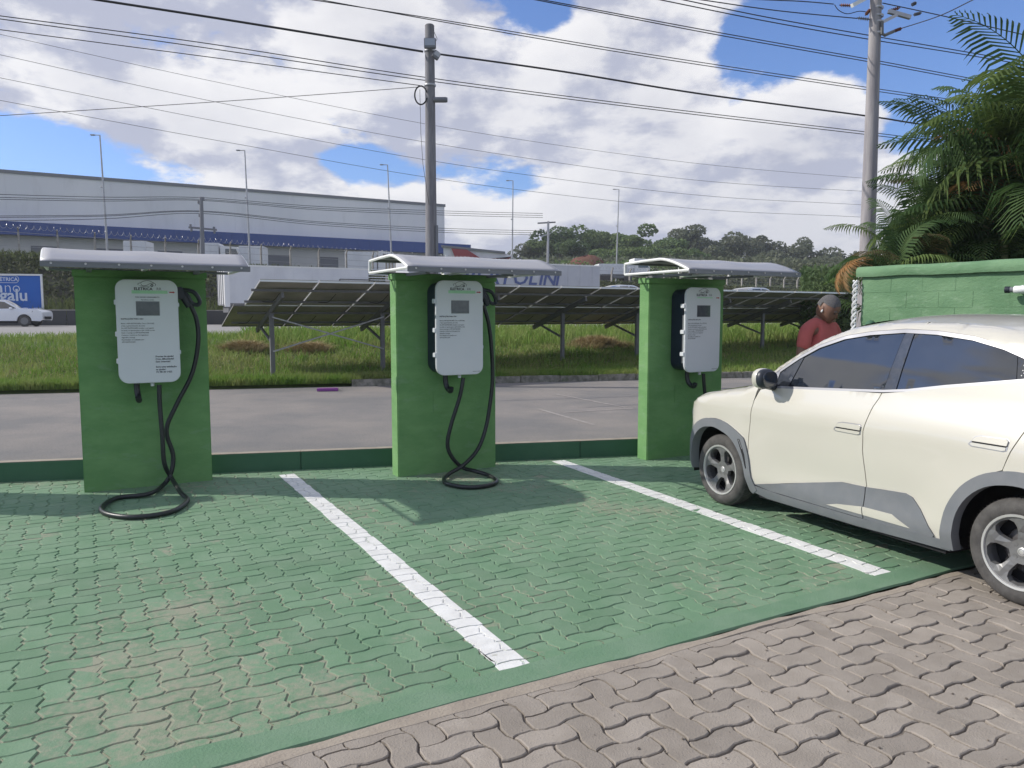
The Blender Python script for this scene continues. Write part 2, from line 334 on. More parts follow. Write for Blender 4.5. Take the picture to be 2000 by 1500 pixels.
def cdt(poly,holes=(),step=.05,maxseg=None):
    maxseg=maxseg or step; V=[];E=[]
    def ring(P):
        k0=len(V); pts=[]
        for i in range(len(P)):
            a=np.array(P[i],float); b=np.array(P[(i+1)%len(P)],float); n=max(1,int(np.ceil(np.linalg.norm(b-a)/maxseg)))
            for k in range(n): pts.append(a+(b-a)*k/n)
        for p in pts: V.append(Vector((float(p[0]),float(p[1]))))
        n=len(pts); E.extend([(k0+i,k0+(i+1)%n) for i in range(n)]); return pts
    rings=[ring(poly)]+[ring(h) for h in holes]
    A_=np.array(poly); x0,y0=A_.min(0); x1,y1=A_.max(0)
    allp=np.concatenate([np.array(r) for r in rings])
    y=y0+step/2; row=0
    while y<y1:
        x=x0+step/2+(row%2)*step/2
        while x<x1:
            if inpoly(x,y,poly) and not any(inpoly(x,y,h) for h in holes) and np.min(np.sum((allp-(x,y))**2,1))>(step*.45)**2: V.append(Vector((x,y)))
            x+=step
        y+=step*.87; row+=1
    ov,oe,of,*_=delaunay_2d_cdt(V,E,[],0,1e-6)
    fs=[]
    for f in of:
        c=sum((ov[i] for i in f),Vector((0,0)))/len(f)
        if inpoly(c.x,c.y,poly) and not any(inpoly(c.x,c.y,h) for h in holes):
            a,b,d=[ov[i] for i in f[:3]]
            fs.append(tuple(f) if (b-a).cross(d-a)>0 else tuple(reversed(f)))
    used=sorted({i for f in fs for i in f}); mp={u:i for i,u in enumerate(used)}
    return [(ov[u].x,ov[u].y) for u in used],[tuple(mp[i] for i in f) for f in fs]
def boundary(fs):
    es={}
    for f in fs:
        for i in range(len(f)): es[(f[i],f[(i+1)%len(f)])]=1
    return [(a,b) for a,b in es if (b,a) not in es]
def clip(poly,halfs):  # halfs: (nx,ny,c): keep n.p<=c
    for nx,ny,c in halfs:
        out=[]; n=len(poly)
        for i in range(n):
            a=poly[i];b=poly[(i+1)%n]; da=nx*a[0]+ny*a[1]-c; db=nx*b[0]+ny*b[1]-c
            if da<=0: out.append(a)
            if (da<0)!=(db<0) and abs(da-db)>1e-12: t=da/(da-db); out.append((a[0]+(b[0]-a[0])*t,a[1]+(b[1]-a[1])*t))
        poly=out
        if len(poly)<3: return []
    return poly
# ------------------------------------------------------------ frames
TH=R(29); U=np.array([math.cos(TH),math.sin(TH),0]); NN=np.array([-math.sin(TH),math.cos(TH),0])
def un(p): return float(p@U),float(p@NN)
def W2(u,n,z=0): return U*u+NN*n+np.array([0,0,z])
T3=R(30); U3=np.array([math.cos(T3),math.sin(T3),0]); N3=np.array([-math.sin(T3),math.cos(T3),0])
def W3(u,n,z=0): return U3*u+N3*n+np.array([0,0,z])
def at3(px,n):  # u where pixel column px meets row n
    r=(px-1000)/F; return (r*N3[1]*n-N3[0]*n)/(U3[0]-r*U3[1])
K0,K3=G(0,942),G(1245,889); kd=(K3-K0)/np.linalg.norm(K3-K0); kn=np.array([-kd[1],kd[0],0])
E0,E1=G(480,1500),G(1840,1110); ed=U; e_n=float(((G(480,1500)+G(1300,1265)+G(1840,1110))/3)@NN)
V0,V2_=G(0,770),G(1250,742); vd=(V2_-V0)/np.linalg.norm(V2_-V0); vn=np.array([-vd[1],vd[0],0])
# ------------------------------------------------------------ setting: ground, road, highway, bank
gr=mesh('ground',[(-1500,-1500,-.12),(2500,-1500,-.12),(2500,2500,-.12),(-1500,2500,-.12)],[(0,1,2,3)],M_ground,kind='structure')
Ka=K0-kd*30+kn*.06; Kb=K3+kd*40+kn*.06; Va=V0-vd*30; Vb=V2_+vd*60
mesh('road',[Ka-[0,0,.0],Kb,Vb,Va],[(0,1,2,3)],M_asph,kind='structure')
# verge surface
def smooth(t): t=np.clip(t,0,1); return t*t*(3-2*t)
def n27(P): return P@N3
def verge_pt(t,k):
    P=V0+vd*t; n0=P@N3; L=max(27.-n0,1.2)/(vn@N3)
    Q=P+vn*L*k; z=.09+.84*smooth(k*1.15)
    z+=.05*math.sin(Q[0]*1.7+Q[1]*.9)*math.sin(Q[1]*1.3-Q[0]*.5)*min(1,4*k)*(1-k)
    return np.array([Q[0],Q[1],z])
vg=MB(); NT,NK=130,22; tt=np.linspace(-28,75,NT)
pts=[verge_pt(t,k/NK)-[0,0,.02] if k else verge_pt(t,0)*[1,1,0]-vn*.05-[0,0,.06] for t in tt for k in range(NK+1)]
vg.add(pts,[(i*(NK+1)+k,(i+1)*(NK+1)+k,(i+1)*(NK+1)+k+1,i*(NK+1)+k+1) for i in range(NT-1) for k in range(NK)])
vg.build('grass_verge',M_turf,smooth=True,kind='structure')
ZH=.95
mesh('highway',[W3(-120,26.6,ZH),W3(260,26.6,ZH),W3(260,55.2,ZH),W3(-120,55.2,ZH)],[(0,1,2,3)],M_hw,kind='structure')
mk=MB()
for n_ in (33.,):
    for u in np.arange(-80,120,8): mk.add([W3(u,n_,ZH+.004),W3(u+4,n_,ZH+.004),W3(u+4,n_+.15,ZH+.004),W3(u,n_+.15,ZH+.004)],[(0,1,2,3)])
def ztop(u): return float(np.interp(u,[-10,20,46,90],[5.75,5.0,4.35,3.9]))
bk=MB(); us=np.arange(-60,200,2.); prof=[(55.4,0),(56.2,.05),(58,.25),(60,.5),(62,.74),(64,.93),(66,1.),(69,1.),(74,1.),(90,1.)]
V=[]
for u in us:
    for n_,k in prof: 
        j=.35*math.sin(u*.7+n_)*math.sin(u*.31+n_*2.1) if .1<k<.95 else 0
        V.append(W3(u,n_+j,ZH+.3+(ztop(u)-ZH-.3)*k+j*.4))
m_=len(prof)
bk.add(V,[(i*m_+k,(i+1)*m_+k,(i+1)*m_+k+1,i*m_+k+1) for i in range(len(us)-1) for k in range(m_-1)])
bk.build('roadside_bank',M_earth,smooth=True,kind='structure')
# far land with the wooded hill
def hill(x,y):
    h=5.2+9.5*np.exp(-((x-20)**2/45**2+(y-205)**2/60**2))+8.5*np.exp(-((x-85)**2/45**2+(y-240)**2/60**2))+4*np.exp(-((x-160)**2/60**2+(y-300)**2/80**2))
    return h-.9*(h>1e9)
us2=np.linspace(-140,420,60); ns2=np.linspace(88,600,50); V=[]
for u in us2:
    for n_ in ns2:
        p=W3(u,n_); V.append((p[0],p[1],float(hill(p[0],p[1])*smooth((n_-88)/20+ .9) - (0 if n_>90 else .3))))
vg=MB(); vg.add(V,[(i*50+k,(i+1)*50+k,(i+1)*50+k+1,i*50+k+1) for i in range(59) for k in range(49)]); vg.build('hills',M_ground,smooth=True,kind='structure')
# ------------------------------------------------------------ paving
a_=.113; g_o=un(E0)[0]
LAT=(g_o+.02,e_n)        # lattice origin
AMP={'h':(.07,1),'v':(.115,-1)}
def edge_pts(kind,i,j,rev=False):
    am,s2=AMP[kind]; am*=a_; f=.24
    if kind=='h': s=1 if i%2==0 else -1; P=[(i,j,0),(i+f,j,s),(i+1-f,j,s*s2),(i+1,j,0)]; P=[(x*a_,y*a_+q*am) for x,y,q in P]
    else: s=1 if j%2==0 else -1; P=[(i,j,0),(i,j+f,s),(i,j+1-f,s*s2),(i,j+1,0)]; P=[(x*a_+q*am,y*a_) for x,y,q in P]
    return P[::-1] if rev else P
def paver_outline(i,j,o):
    es=[]
    if o=='h': es=[('h',i,j,0),('h',i+1,j,0),('v',i+2,j,0),('h',i+1,j+1,1),('h',i,j+1,1),('v',i,j,1)]
    else: es=[('h',i,j,0),('v',i+1,j,0),('v',i+1,j+1,0),('h',i,j+2,1),('v',i,j+1,1),('v',i,j,1)]
    out=[]
    for k,x,y,r in es: out+=edge_pts(k,x,y,bool(r))[:-1]
    return out
def inset_poly(P,d):
    # true inset by averaged normals (ccw)
    n=len(P); out=[]
    for i in range(n):
        a=np.array(P[i-1]);b=np.array(P[i]);c=np.array(P[(i+1)%n]); t1=b-a;t2=c-b
        l1=np.linalg.norm(t1);l2=np.linalg.norm(t2)
        if l1<1e-7 or l2<1e-7: out.append(tuple(b)); continue
        n1=np.array([-t1[1],t1[0]])/l1;n2=np.array([-t2[1],t2[0]])/l2; m=n1+n2; q=m@m
        if q<.3: q=.3
        out.append(tuple(b+m*(2*d/q)))
    return out
def paver_mesh(P,zt=0.,zb=-.014,g=.0035,ch=.0045):
    o=inset_poly(P,g); t=inset_poly(P,g+ch); n=len(P)
    V=[(x,y,zt) for x,y in t]+[(x,y,zt-.004) for x,y in o]+[(x,y,zb) for x,y in o]
    Fa=[tuple(range(n))]+[(i,n+i,n+(i+1)%n,(i+1)%n) for i in range(n)]+[(n+i,2*n+i,2*n+(i+1)%n,n+(i+1)%n) for i in range(n)]
    return V,Fa
def halfplanes_world(poly):
    hs=[]; n=len(poly)
    for i in range(n):
        a=poly[i];b=poly[(i+1)%n]; dx,dy=b[0]-a[0],b[1]-a[1]; L=math.hypot(dx,dy); nx,ny=dy/L,-dx/L; hs.append((nx,ny,nx*a[0]+ny*a[1]))
    return hs
def to_uv(p): u,n=un(np.array([p[0],p[1],0.])); return (u-LAT[0],n-LAT[1])
def isect(P,d,Q,e):
    A_=np.array([[d[0],-e[0]],[d[1],-e[1]]]); t=np.linalg.solve(A_,(np.array(Q)-np.array(P))[:2]); return np.array(P)+np.array(d)*t[0]
STRIP=.15
# regions in the bay frame (u,n) relative to the lattice origin
kline=(to_uv(K0),to_uv(K3))
def kn_at(u): (x0,y0),(x1,y1)=kline; return y0+(y1-y0)*(u-x0)/(x1-x0)
UL,UR=-7.5,9.8
green=[(UL,STRIP),(UR,STRIP),(UR,kn_at(UR)),(UL,kn_at(UL))]
brown=[(-4.5,-5.0),(UR+1,-5.0),(UR+1,-.06),(-4.5,-.06)]
lines=[]
for (ax,ay),(bx,by) in (((560,927),(1030,1322)),((1090,900),(1762,1134))):
    a=to_uv(G(ax,ay)); b=to_uv(G(bx,by)); lines.append((a,b))
def pave(name,region,material,bed,zvar,tilt,label,gap=.003,bedz=-.0095):
    root=MB().add([(*p,bedz) for p in region],[(0,1,2,3)]).build(name,bed,kind='structure')
    root.location=tuple(W2(LAT[0],LAT[1])); root.rotation_euler=(0,0,TH)
    xs=[p[0] for p in region];ys=[p[1] for p in region]; hs=halfplanes_world(region)
    cells=[]
    i0,i1=int(min(xs)/a_)-3,int(max(xs)/a_)+3; j0,j1=int(min(ys)/a_)-3,int(max(ys)/a_)+3
    for i in range(i0,i1):
        for j in range(j0,j1):
            d=(i-j)%4
            if d==0: cells.append((i,j,'h'))
            elif d==3: cells.append((i,j,'v'))
    full=[];part=[]
    for c in cells:
        P=paver_outline(*c); d=[max(h[0]*x+h[1]*y-h[2] for h in hs) for x,y in P]
        if max(d)<=.002: full.append((c,P))
        elif min(d)<-.012: part.append((c,P))
    def score(P):
        cx=sum(p[0] for p in P)/len(P);cy=sum(p[1] for p in P)/len(P); w=W2(LAT[0]+cx,LAT[1]+cy)
        v=w-CAM; dep=v@fw
        if dep<.3: return -1
        px=1000+F*(v@rt)/dep; py=750-F*(v@up)/dep
        if not(5<px<1995 and 5<py<1495): return -1
        return 1/dep**2*abs(v[2])/np.linalg.norm(v)
    sc=sorted(full,key=lambda c:-score(c[1])); near=sc[:300]; rest=sc[300:]
    protos={}
    for (i,j,o),P in near:
        key=(o,i%2,j%2); ox,oy=i*a_,j*a_
        if key not in protos:
            V,Fa=paver_mesh([(x-ox,y-oy) for x,y in P],g=gap,ch=.0038); me=bpy.data.meshes.new('paver'); me.from_pydata(V,[],Fa); me.materials.append(material); me.update(); protos[key]=me
        ob=link(bpy.data.objects.new('paver',protos[key]),root); ob.location=(ox,oy,rng.uniform(-zvar,zvar)); ob.rotation_euler=(rng.normal(0,tilt),rng.normal(0,tilt),rng.normal(0,.008))
    mb=MB()
    for (c,P) in rest:
        V,Fa=paver_mesh(P,g=gap,ch=.004); dz=rng.uniform(-zvar,zvar); tx,ty=rng.normal(0,tilt,2); cx,cy=P[0]
        mb.add([(x,y,z+dz+tx*(x-cx)+ty*(y-cy)) for x,y,z in V],Fa)
    for (c,P) in part:
        Q=clip(inset_poly(P,.004),hs)
        if len(Q)<3: continue
        n=len(Q); mb.add([(x,y,-.001) for x,y in Q]+[(x,y,-.014) for x,y in Q],[tuple(range(n))]+[(k,n+k,n+(k+1)%n,(k+1)%n) for k in range(n)])
    o=mb.build('pavers',material,root,kind='stuff'); return root,cells
gp,gcells=pave('green_paving',green,M_pg,M_pg,.0012,.006,'',.0034,-.0052)
AMP={'h':(.09,1),'v':(.10,1)}
bp_,_=pave('brown_paving',brown,M_pb,M_jb,.0028,.011,'',.0042)
# mortar strips along the edge between the two pavings
def strip(name,n0,n1,z,m,wig,root,seed):
    r=np.random.default_rng(seed); xs=np.linspace(UL,UR+1,220); V=[];
    e1=np.convolve(r.normal(0,1,240),np.ones(12)/12,'valid')[:220]*wig; e2=np.convolve(r.normal(0,1,240),np.ones(8)/8,'valid')[:220]*wig
    for x,a,b in zip(xs,e1,e2): V+=[(x,n0+a,z-.012),(x,n0+a+.006,z),(x,n1+b-.01,z),(x,n1+b,z-.012)]
    Fa=[(i*4+k,(i+1)*4+k,(i+1)*4+k+1,i*4+k+1) for i in range(len(xs)-1) for k in range(3)]
    return MB().add(V,Fa).build(name,m,root,smooth=True)
strip('painted_mortar_strip',.0,STRIP+.02,.004,M_gs,.02,gp,3)
strip('bare_mortar_strip',-.085,.008,.0005,M_ms,.045,bp_,4)
AMP={'h':(.07,1),'v':(.115,-1)}
# painted bay lines: paint skin on the pavers and in the joints
def bay_line(a,b,w,label):
    a=np.array(a);b=np.array(b);d=(b-a)/np.linalg.norm(b-a);n=np.array([-d[1],d[0]]); L=np.linalg.norm(b-a)
    q=[a-n*w/2,a+n*w/2,b+n*w/2,b-n*w/2]; cen=(a+b)/2
    hs=[]
    for i in range(4):
        p0=q[i];p1=q[(i+1)%4];e=p1-p0;nn_=np.array([e[1],-e[0]])/np.linalg.norm(e)
        if nn_@(cen-p0)>0: nn_=-nn_
        hs.append((nn_[0],nn_[1],float(nn_@p0)))
    mb=MB(); mb.add([(*p,-.0020) for p in q],[(0,1,2,3)])
    lo=np.min(q,0)-.3;hi=np.max(q,0)+.3
    for c in gcells:
        if not(lo[0]<c[0]*a_<hi[0] and lo[1]<c[1]*a_<hi[1]): continue
        P=inset_poly(paver_outline(*c),.0055)
        wob=[(h[0],h[1],h[2]+rng.uniform(-.004,.006)) for h in hs]
        Q=clip(P,wob)
        if len(Q)<3: continue
        k=len(Q); mb.add([(x,y,.0030) for x,y in Q]+[(x,y,-.006) for x,y in Q],[tuple(range(k))]+[(i,k+i,k+(i+1)%k,(i+1)%k) for i in range(k)])
    o=mb.build('parking_line',M_white); o.location=tuple(W2(LAT[0],LAT[1])); o.rotation_euler=(0,0,TH); o['kind']='structure'; return o
for i,(a,b) in enumerate(lines): bay_line(a,b,.15,'')
# low kerb wall with blocks
root=setp(MB().box((-12,0,0),(14,.14,.001)).build('kerb_wall',M_kerbg),kind='structure'); 
bpy.data.objects.remove(root)
kr=thing('kerb_wall','low dark green painted kerb wall running behind the three charger pillars','kerb',K0,math.atan2(kd[1],kd[0]))
x=-6.2
while x<17:
    L=1.0+rng.uniform(-.02,.02)
    mb=MB().box((x,0,-.02),(x+L-.004,.11,.185+rng.uniform(-.002,.002))); mb.build('kerb_block',M_kerbg,kr,bevel=.006)
    MB().box((x,.008,.186),(x+L-.004,.106,.1905)).build('bare_top',M_ms,kr)
    x+=L
# far kerbstones by the verge
kr=thing('verge_kerb','row of worn mossy kerbstones between road and grass verge','kerb',V0,math.atan2(vd[1],vd[0]))
t0=float((G(690,760)-V0)@vd); x=t0
while x<t0+26:
    L=.98; zt=.15+rng.uniform(-.01,.012)
    MB().box((x,-.05+rng.uniform(-.015,.015),-.05),(x+L-.012,.14,zt)).build('kerbstone',M_kstone,kr,bevel=.015); x+=L
# faint painted marks on the asphalt
def road_mark(a,b,w,name='faint_road_marking'):
    P=G(*a);Q=G(*b);d=(Q-P)/np.linalg.norm(Q-P);n=np.array([-d[1],d[0],0])*w/2; z=np.array([0,0,.004])
    o=mesh(name,[P-n+z,Q-n+z,Q+n+z,P+n+z],[(0,1,2,3)],M_fmark,kind='structure'); return o
M_fmark=mat('worn_marking_paint',(.33,.305,.285),.9,var=(.25,.225,.21),vscale=6,vamt=.9)
for a,b in (((1087,770),(1222,796)),((1100,806),(1236,798)),((1052,799),(1160,830))): road_mark(a,b,.07)
# ------------------------------------------------------------ grass
def blades(name,n,fn,h0,h1,w,m,parent=None,lean=.35,kind='stuff'):
    P=np.array([fn() for _ in range(n)]); a=rng.uniform(0,2*math.pi,n); h=rng.uniform(h0,h1,n); 
    d=np.stack([np.cos(a),np.sin(a),np.zeros(n)],1)*w/2; l=rng.normal(0,lean,(n,2))*h[:,None]
    top=P+np.stack([l[:,0],l[:,1],h],1); mid=P+np.stack([l[:,0]*.3,l[:,1]*.3,h*.55],1)
    V=np.stack([P-d,P+d,mid+d*.8,mid-d*.8,top],1).reshape(-1,3); k=np.arange(n)[:,None]*5
    Fa=np.concatenate([k+[0,1,2],k+[0,2,3],k+[3,2,4]],0); return npmesh(name,V,Fa,m,parent,kind)
def vrand(t0,t1,k0,k1,pw=1.):
    def f():
        while True:
            t=rng.uniform(t0,t1);k=k0+(k1-k0)*rng.random()**pw; p=verge_pt(t,k)
            if abs((p[0])/p[1])<.75: return p-[0,0,.02]
    return f
blades('grass',70000,vrand(-6,34,.0,1.,1.3),.07,.24,.022,M_grass)
blades('tall_grass',16000,vrand(4,34,.5,1.,1.),.25,.5,.03,M_grass)
blades('kerb_grass',16000,vrand(-6,14,.0,.06),.10,.26,.018,M_grass)
blades('cut_grass',34000,vrand(-6,30,.06,.6),.05,.13,.02,M_grass2,lean=.9)
def ground_z(x,y):
    P=np.array([x,y,0.]); t=float((P-V0)@vd); e=float((P-V0)@vn); n0=(V0+vd*t)@N3; L=max(27.-n0,1.2)/(vn@N3); return float(verge_pt(t,np.clip(e/L,0,1))[2])
def on_verge(px,py):
    best=None
    for Y in np.linspace(16.,27,200):
        p=A(px,py,Y); d=abs(p[2]-ground_z(p[0],p[1]))
        if best is None or d<best[0]: best=(d,p)
    return best[1]
# straw heaps
for (px,py,s),lb in zip(((478,684,.55),(605,686,.5),(1165,676,.9)),('brown heap of dry cut grass left of the first solar panel post','smaller brownish straw heap between the crossed solar panel braces','long low heap of dry straw under the middle solar panels')):
    c=on_verge(px,py)-[0,0,.03]
    t=thing('straw_heap',lb,'straw heap',c)
    def f():
        a=rng.uniform(0,6.3); r=math.sqrt(rng.random())*(1.1+.25*math.sin(3*a+s*9)+.15*math.sin(7*a)); return np.array([r*math.cos(a)*s,r*math.sin(a)*s*.7,max(0,1-r*r)*.24*s+rng.uniform(-.03,.03)])
    mb=MB(); prof_=[(s*math.cos(q)*.9,math.sin(q)*.17*s) for q in np.linspace(0,math.pi/2*.98,6)]; mb.lathe(prof_,14,Matrix.Diagonal((1,.7,1,1))); mb.build('core',M_straw,t,smooth=True)
    blades('straws',4200,f,.05,.24,.014,M_straw,t,lean=1.3)
# ------------------------------------------------------------ charger pillars, canopies, chargers
PB=[G(165,962),G(778,932),G(1263,899)]
plab=['leftmost green painted charger pillar, seen squarely from the front','middle green charger pillar, its narrow left side bright in the sun','right green charger pillar partly hidden by the cream car']
PW,PT,PH=1.09,.17,2.0
for P,lb in zip(PB,plab):
    t=thing('charger_pillar',lb,'pillar',P,TH,'green pillars carrying the chargers')
    mb=MB().box((0,0,-.02),(PW,PT,PH-.06)); o=mb.build('shaft',M_pil,t,bevel=.008)
    MB().box((-.012,-.012,PH-.06),(PW+.012,PT+.012,PH)).build('cap',M_pil,t,bevel=.006)
    MB().box((.38,-.006,.62),(.66,.0,.82)).build('cover_plate',M_pil,t,bevel=.002)
P0_=PB[0]+(PB[0]-PB[1])*.93
t=thing('charger_pillar','green pillar without canopy just beyond the left edge, its shadow lying on the paving','pillar',P0_,TH,'green pillars carrying the chargers')
MB().box((0,0,-.02),(PW,PT,PH-.06)).build('shaft',M_pil,t,bevel=.008); MB().box((-.012,-.012,PH-.06),(PW+.012,PT+.012,PH)).build('cap',M_pil,t,bevel=.006)
CW,CD=1.53,1.03
clab=['grey curved canopy roof over the leftmost charger pillar','grey curved canopy roof over the middle charger pillar','grey curved canopy roof over the right charger pillar beside the car']
def canopy(P,lb,i):
    c=P+U*(-.20)+NN*(-.86); t=thing('charger_canopy',lb,'canopy',(c[0],c[1],2.005 if i<2 else 2.035),TH,'canopies above the chargers')
    # profile y (0 front .. CD back), z
    prof_=[(CD*.44*q,.135*(1-(1-q)**1.55)) for q in np.linspace(0,1,9)]+[(CD*.72,.130),(CD,.118)]
    for x in (0,CW/2,CW):
        mb=MB(); pr=[(x,y,z-.004) for y,z in prof_]; mb.tube(pr,.014,6); mb.tube([(x,0,0),(x,CD,.0)],.014,6); mb.tube([(x,CD,0),(x,CD,.118)],.014,6); mb.build('side_frame',M_cframe,t,smooth=True)
    mb=MB(); mb.tube([(0,0,0),(CW,0,0)],.014,6); mb.tube([(0,CD,.118),(CW,CD,.118)],.014,6); mb.tube([(0,CD,0),(CW,CD,0)],.014,6); mb.tube([(0,CD*.6,.125),(CW,CD*.6,.125)],.011,6); mb.build('cross_rail',M_lip,t,smooth=True)
    V=[];nx=24
    for k in range(nx+1):
        x=CW*k/nx; sag=.009*math.sin(math.pi*((x/(CW/2))%1))
        for y,z in prof_: V.append((x,y,z+.012-sag*math.sin(min(1,y/CD*1.4)*math.pi)))
    m=len(prof_); Fa=[(i_*m+j,(i_+1)*m+j,(i_+1)*m+j+1,i_*m+j+1) for i_ in range(nx) for j in range(m-1)]
    o=mesh('roof_sheet',V,Fa,M_canopy,t,True); md=o.modifiers.new('s','SOLIDIFY'); md.thickness=.005
    MB().box((-.015,-.012,-.034),(CW+.015,.008,.012)).build('front_lip',M_lip,t,bevel=.003)
    for k in range(7):
        x=.06+(CW-.12)*k/6; MB().lathe([(0,0),(.009,.002),(.009,.006)][::-1],8,Matrix.Translation((x,-.013,-.004))@Matrix.Rotation(R(90),4,'X')).build('screw',M_rimlip,t)
    for x in (.30,CW-.35): MB().box((x,.35,-.03),(x+.04,CD-.02,-.005)).build('bracket',M_lip,t)
for i,(P,lb) in enumerate(zip(PB,clab)): canopy(P,lb,i)
chlab=['white and navy electric vehicle charger on the leftmost green pillar, facing the camera','white and navy electric vehicle charger on the middle pillar, navy side showing','white and navy electric vehicle charger on the right pillar above the car bonnet']
Xf=Matrix.Rotation(R(90),4,'X')
def put(x,y,z): return Matrix.Translation((x,y,z))@Xf
def charger(P,lb,i,offx,zb):
    cw,ch,cd=.505,.92,.25
    c=P+U*offx; t=thing('ev_charger',lb,'charger',(c[0],c[1],zb),TH,'electric vehicle chargers')
    yb=-(cd-.045); yf=-cd
    o=MB().prism(rrect(cw-.02,ch-.03,.10,8,cw/2,ch/2),-.0,yb).build('shell',M_body,t,smooth=True,bevel=.01,auto=35)
    o=MB().prism(rrect(cw,ch,.085,8,cw/2,ch/2),yb-.014,yf).build('door',M_door,t,smooth=True,bevel=.006,auto=35)
    MB().box((.006,yb-.014,.10),(.03,yb+.01,.62)).build('door_seal',M_clad,t)
    for z in (.20,.44,.72): MB().box((-.012,yf+.012,z-.022),(.012,yb+.03,z+.022)).build('hinge',M_door,t,bevel=.004)
    for z in (.27,.70): MB().box((cw-.006,yf+.012,z-.018),(cw+.01,yb+.02,z+.018)).build('latch',M_door,t,bevel=.003)
    y=yf-.0015
    # screen
    sw,sh=.18,.115; sx,sz=(.255,.665)
    MB().box((sx-sw/2-.006,yf-.002,sz-sh/2-.006),(sx+sw/2+.006,yf,sz+sh/2+.006)).build('screen_bezel',M_clad,t)
    MB().box((sx-sw/2,yf-.0035,sz-sh/2),(sx+sw/2,yf-.002,sz+sh/2)).build('screen',M_screen,t)
    if i<2: MB().box((.13,yf-.0015,.797),(.42,yf,.825)).build('status_strip',M_lgreen,t,bevel=.0)
    else: MB().box((.16,yf-.0015,.806),(.38,yf,.816)).build('status_strip',M_lgreen,t)
    # logo: line drawing of a small car
    def line(pts,r=.0016):
        sp=spline(pts,5); mb.tube([(p[0],y,p[1]) for p in sp],r,4)
    mb=MB(); lx,lz=.255,.878
    line([(lx-.07,lz-.008),(lx-.072,lz+.008),(lx-.055,lz+.012),(lx-.02,lz+.03),(lx+.02,lz+.032),(lx+.055,lz+.014),(lx+.07,lz+.002),(lx+.064,lz-.012)])
    line([(lx-.05,lz+.008),(lx-.035,lz-.012),(lx-.005,lz-.008),(lx+.03,lz+.01),(lx+.055,lz+.012)])
    line([(lx-.06,lz-.012),(lx-.04,lz-.016),(lx+.01,lz-.016),(lx+.03,lz-.012)])
    mb.lathe([(.012,0),(.009,.001),(.005,.001)],12,Matrix.Translation((lx+.04,y,lz-.008))@Xf); mb.build('logo_drawing',M_print,t)
    text('ELETRICA',.034,put(.148,y,.838),M_print,t,'logo_text',bold=.0009,squeeze=1.02)
    text('RR',.034,put(.330,y,.838),M_print,t,'logo_text',bold=-.0003,squeeze=1.02)
    mb=MB().box((.435,y,.806),(.465,yf,.816)); mb.add([(.465,y,.801),(.465,y,.821),(.482,y,.811)],[(0,1,2)]); mb.build('red_arrow',M_red,t)
    if i==0:
        text('PARA INICIAR CARREGAMENTO',.0135,put(.255,y,.765),M_print,t,'print_text',.0003,'CENTER'); text('Aproxime o cartão',.0135,put(.255,y,.742),M_print,t,'print_text',.0002,'CENTER')
    text('INSTRUÇÕES PARA USO',.0165,put(.035,y,.572),M_print,t,'print_text',.0004)
    ls=['Baixe o APP ELETRICARR. Crie a CPF/CNPJ','e faça o gerenciamento da conta','No APP ELETRICARR, localize o carregador','Se ainda, ou aponte para o QR CODE na tela','Inicie a recarga no APP ELETRICARR','Conecte o veículo ao Carregamento','Aguarde a recarga','Para finalizar vá à estação com','APP ELETRICARR']
    for k,l in enumerate(ls): text(l,.0145,put(.035,y,.532-k*.0205),M_print,t,'print_text',.0002)
    if i==0:
        for k,l in enumerate(['Precisa de ajuda?','Com dificuldade?','Sem internet?',None,'Será uma satisfação','te ajudar:','73 98143 1425']):
            if l: text(l,.021,put(.30,y,.235-k*.0235),M_print,t,'print_text',.0005,squeeze=1.05)
    else: text('eletricarr.com.br',.012,put(.47,y,.03),M_print,t,'print_text',.0002,'RIGHT')
    # cable gland, hook, holster
    MB().lathe([(.013,0),(.017,.004),(.017,.035),(.013,.04)][::-1],12,Matrix.Translation((.27,yf+.06,-.036))).build('cable_gland',M_door,t,smooth=True)
    mb=MB(); mb.tube(spline([(.145,-.13,.02),(.145,-.13,-.06),(.15,-.15,-.12),(.155,-.20,-.155),(.15,-.245,-.15),(.145,-.262,-.122)],5),[.026]*26,10); mb.build('cable_hook',M_rub,t,smooth=True)
    # connector gun in its holster
    gun=MB(); gy=-.15; gx=cw
    gun.prism([(gx-.01,.86),(gx+.05,.865),(gx+.065,.80),(gx+.04,.745),(gx-.01,.765)],gy-.04,gy+.04)
    o=gun.build('holster',M_plast,t,bevel=.008)
    if i<2:
        mb=MB(); mb.tube(spline([(gx+.03,gy,.84),(gx+.12,gy,.83),(gx+.165,gy,.80),(gx+.195,gy,.74),(gx+.185,gy,.705),(gx+.15,gy,.705),(gx+.12,gy,.73),(gx+.09,gy,.79),(gx+.05,gy,.82)],4),.019,8); mb.tube(spline([(gx+.04,gy,.80),(gx+.075,gy,.74),(gx+.10,gy,.68)],4),[.034,.034,.034,.033,.032,.031,.029,.026,.023],10)
        mb.build('charging_connector',M_plast,t,smooth=True)
    return t
offs=[]
for i,(P,px,py) in enumerate(zip(PB,(233,853,1337),(750,734,728))):
    q=PL(px,py,P-NN*.25,NN); offs.append((float((q-P)@U),q[2]))
for i,(P,lb) in enumerate(zip(PB,chlab)): charger(P,lb,i,offs[i][0],offs[i][1]+.0)
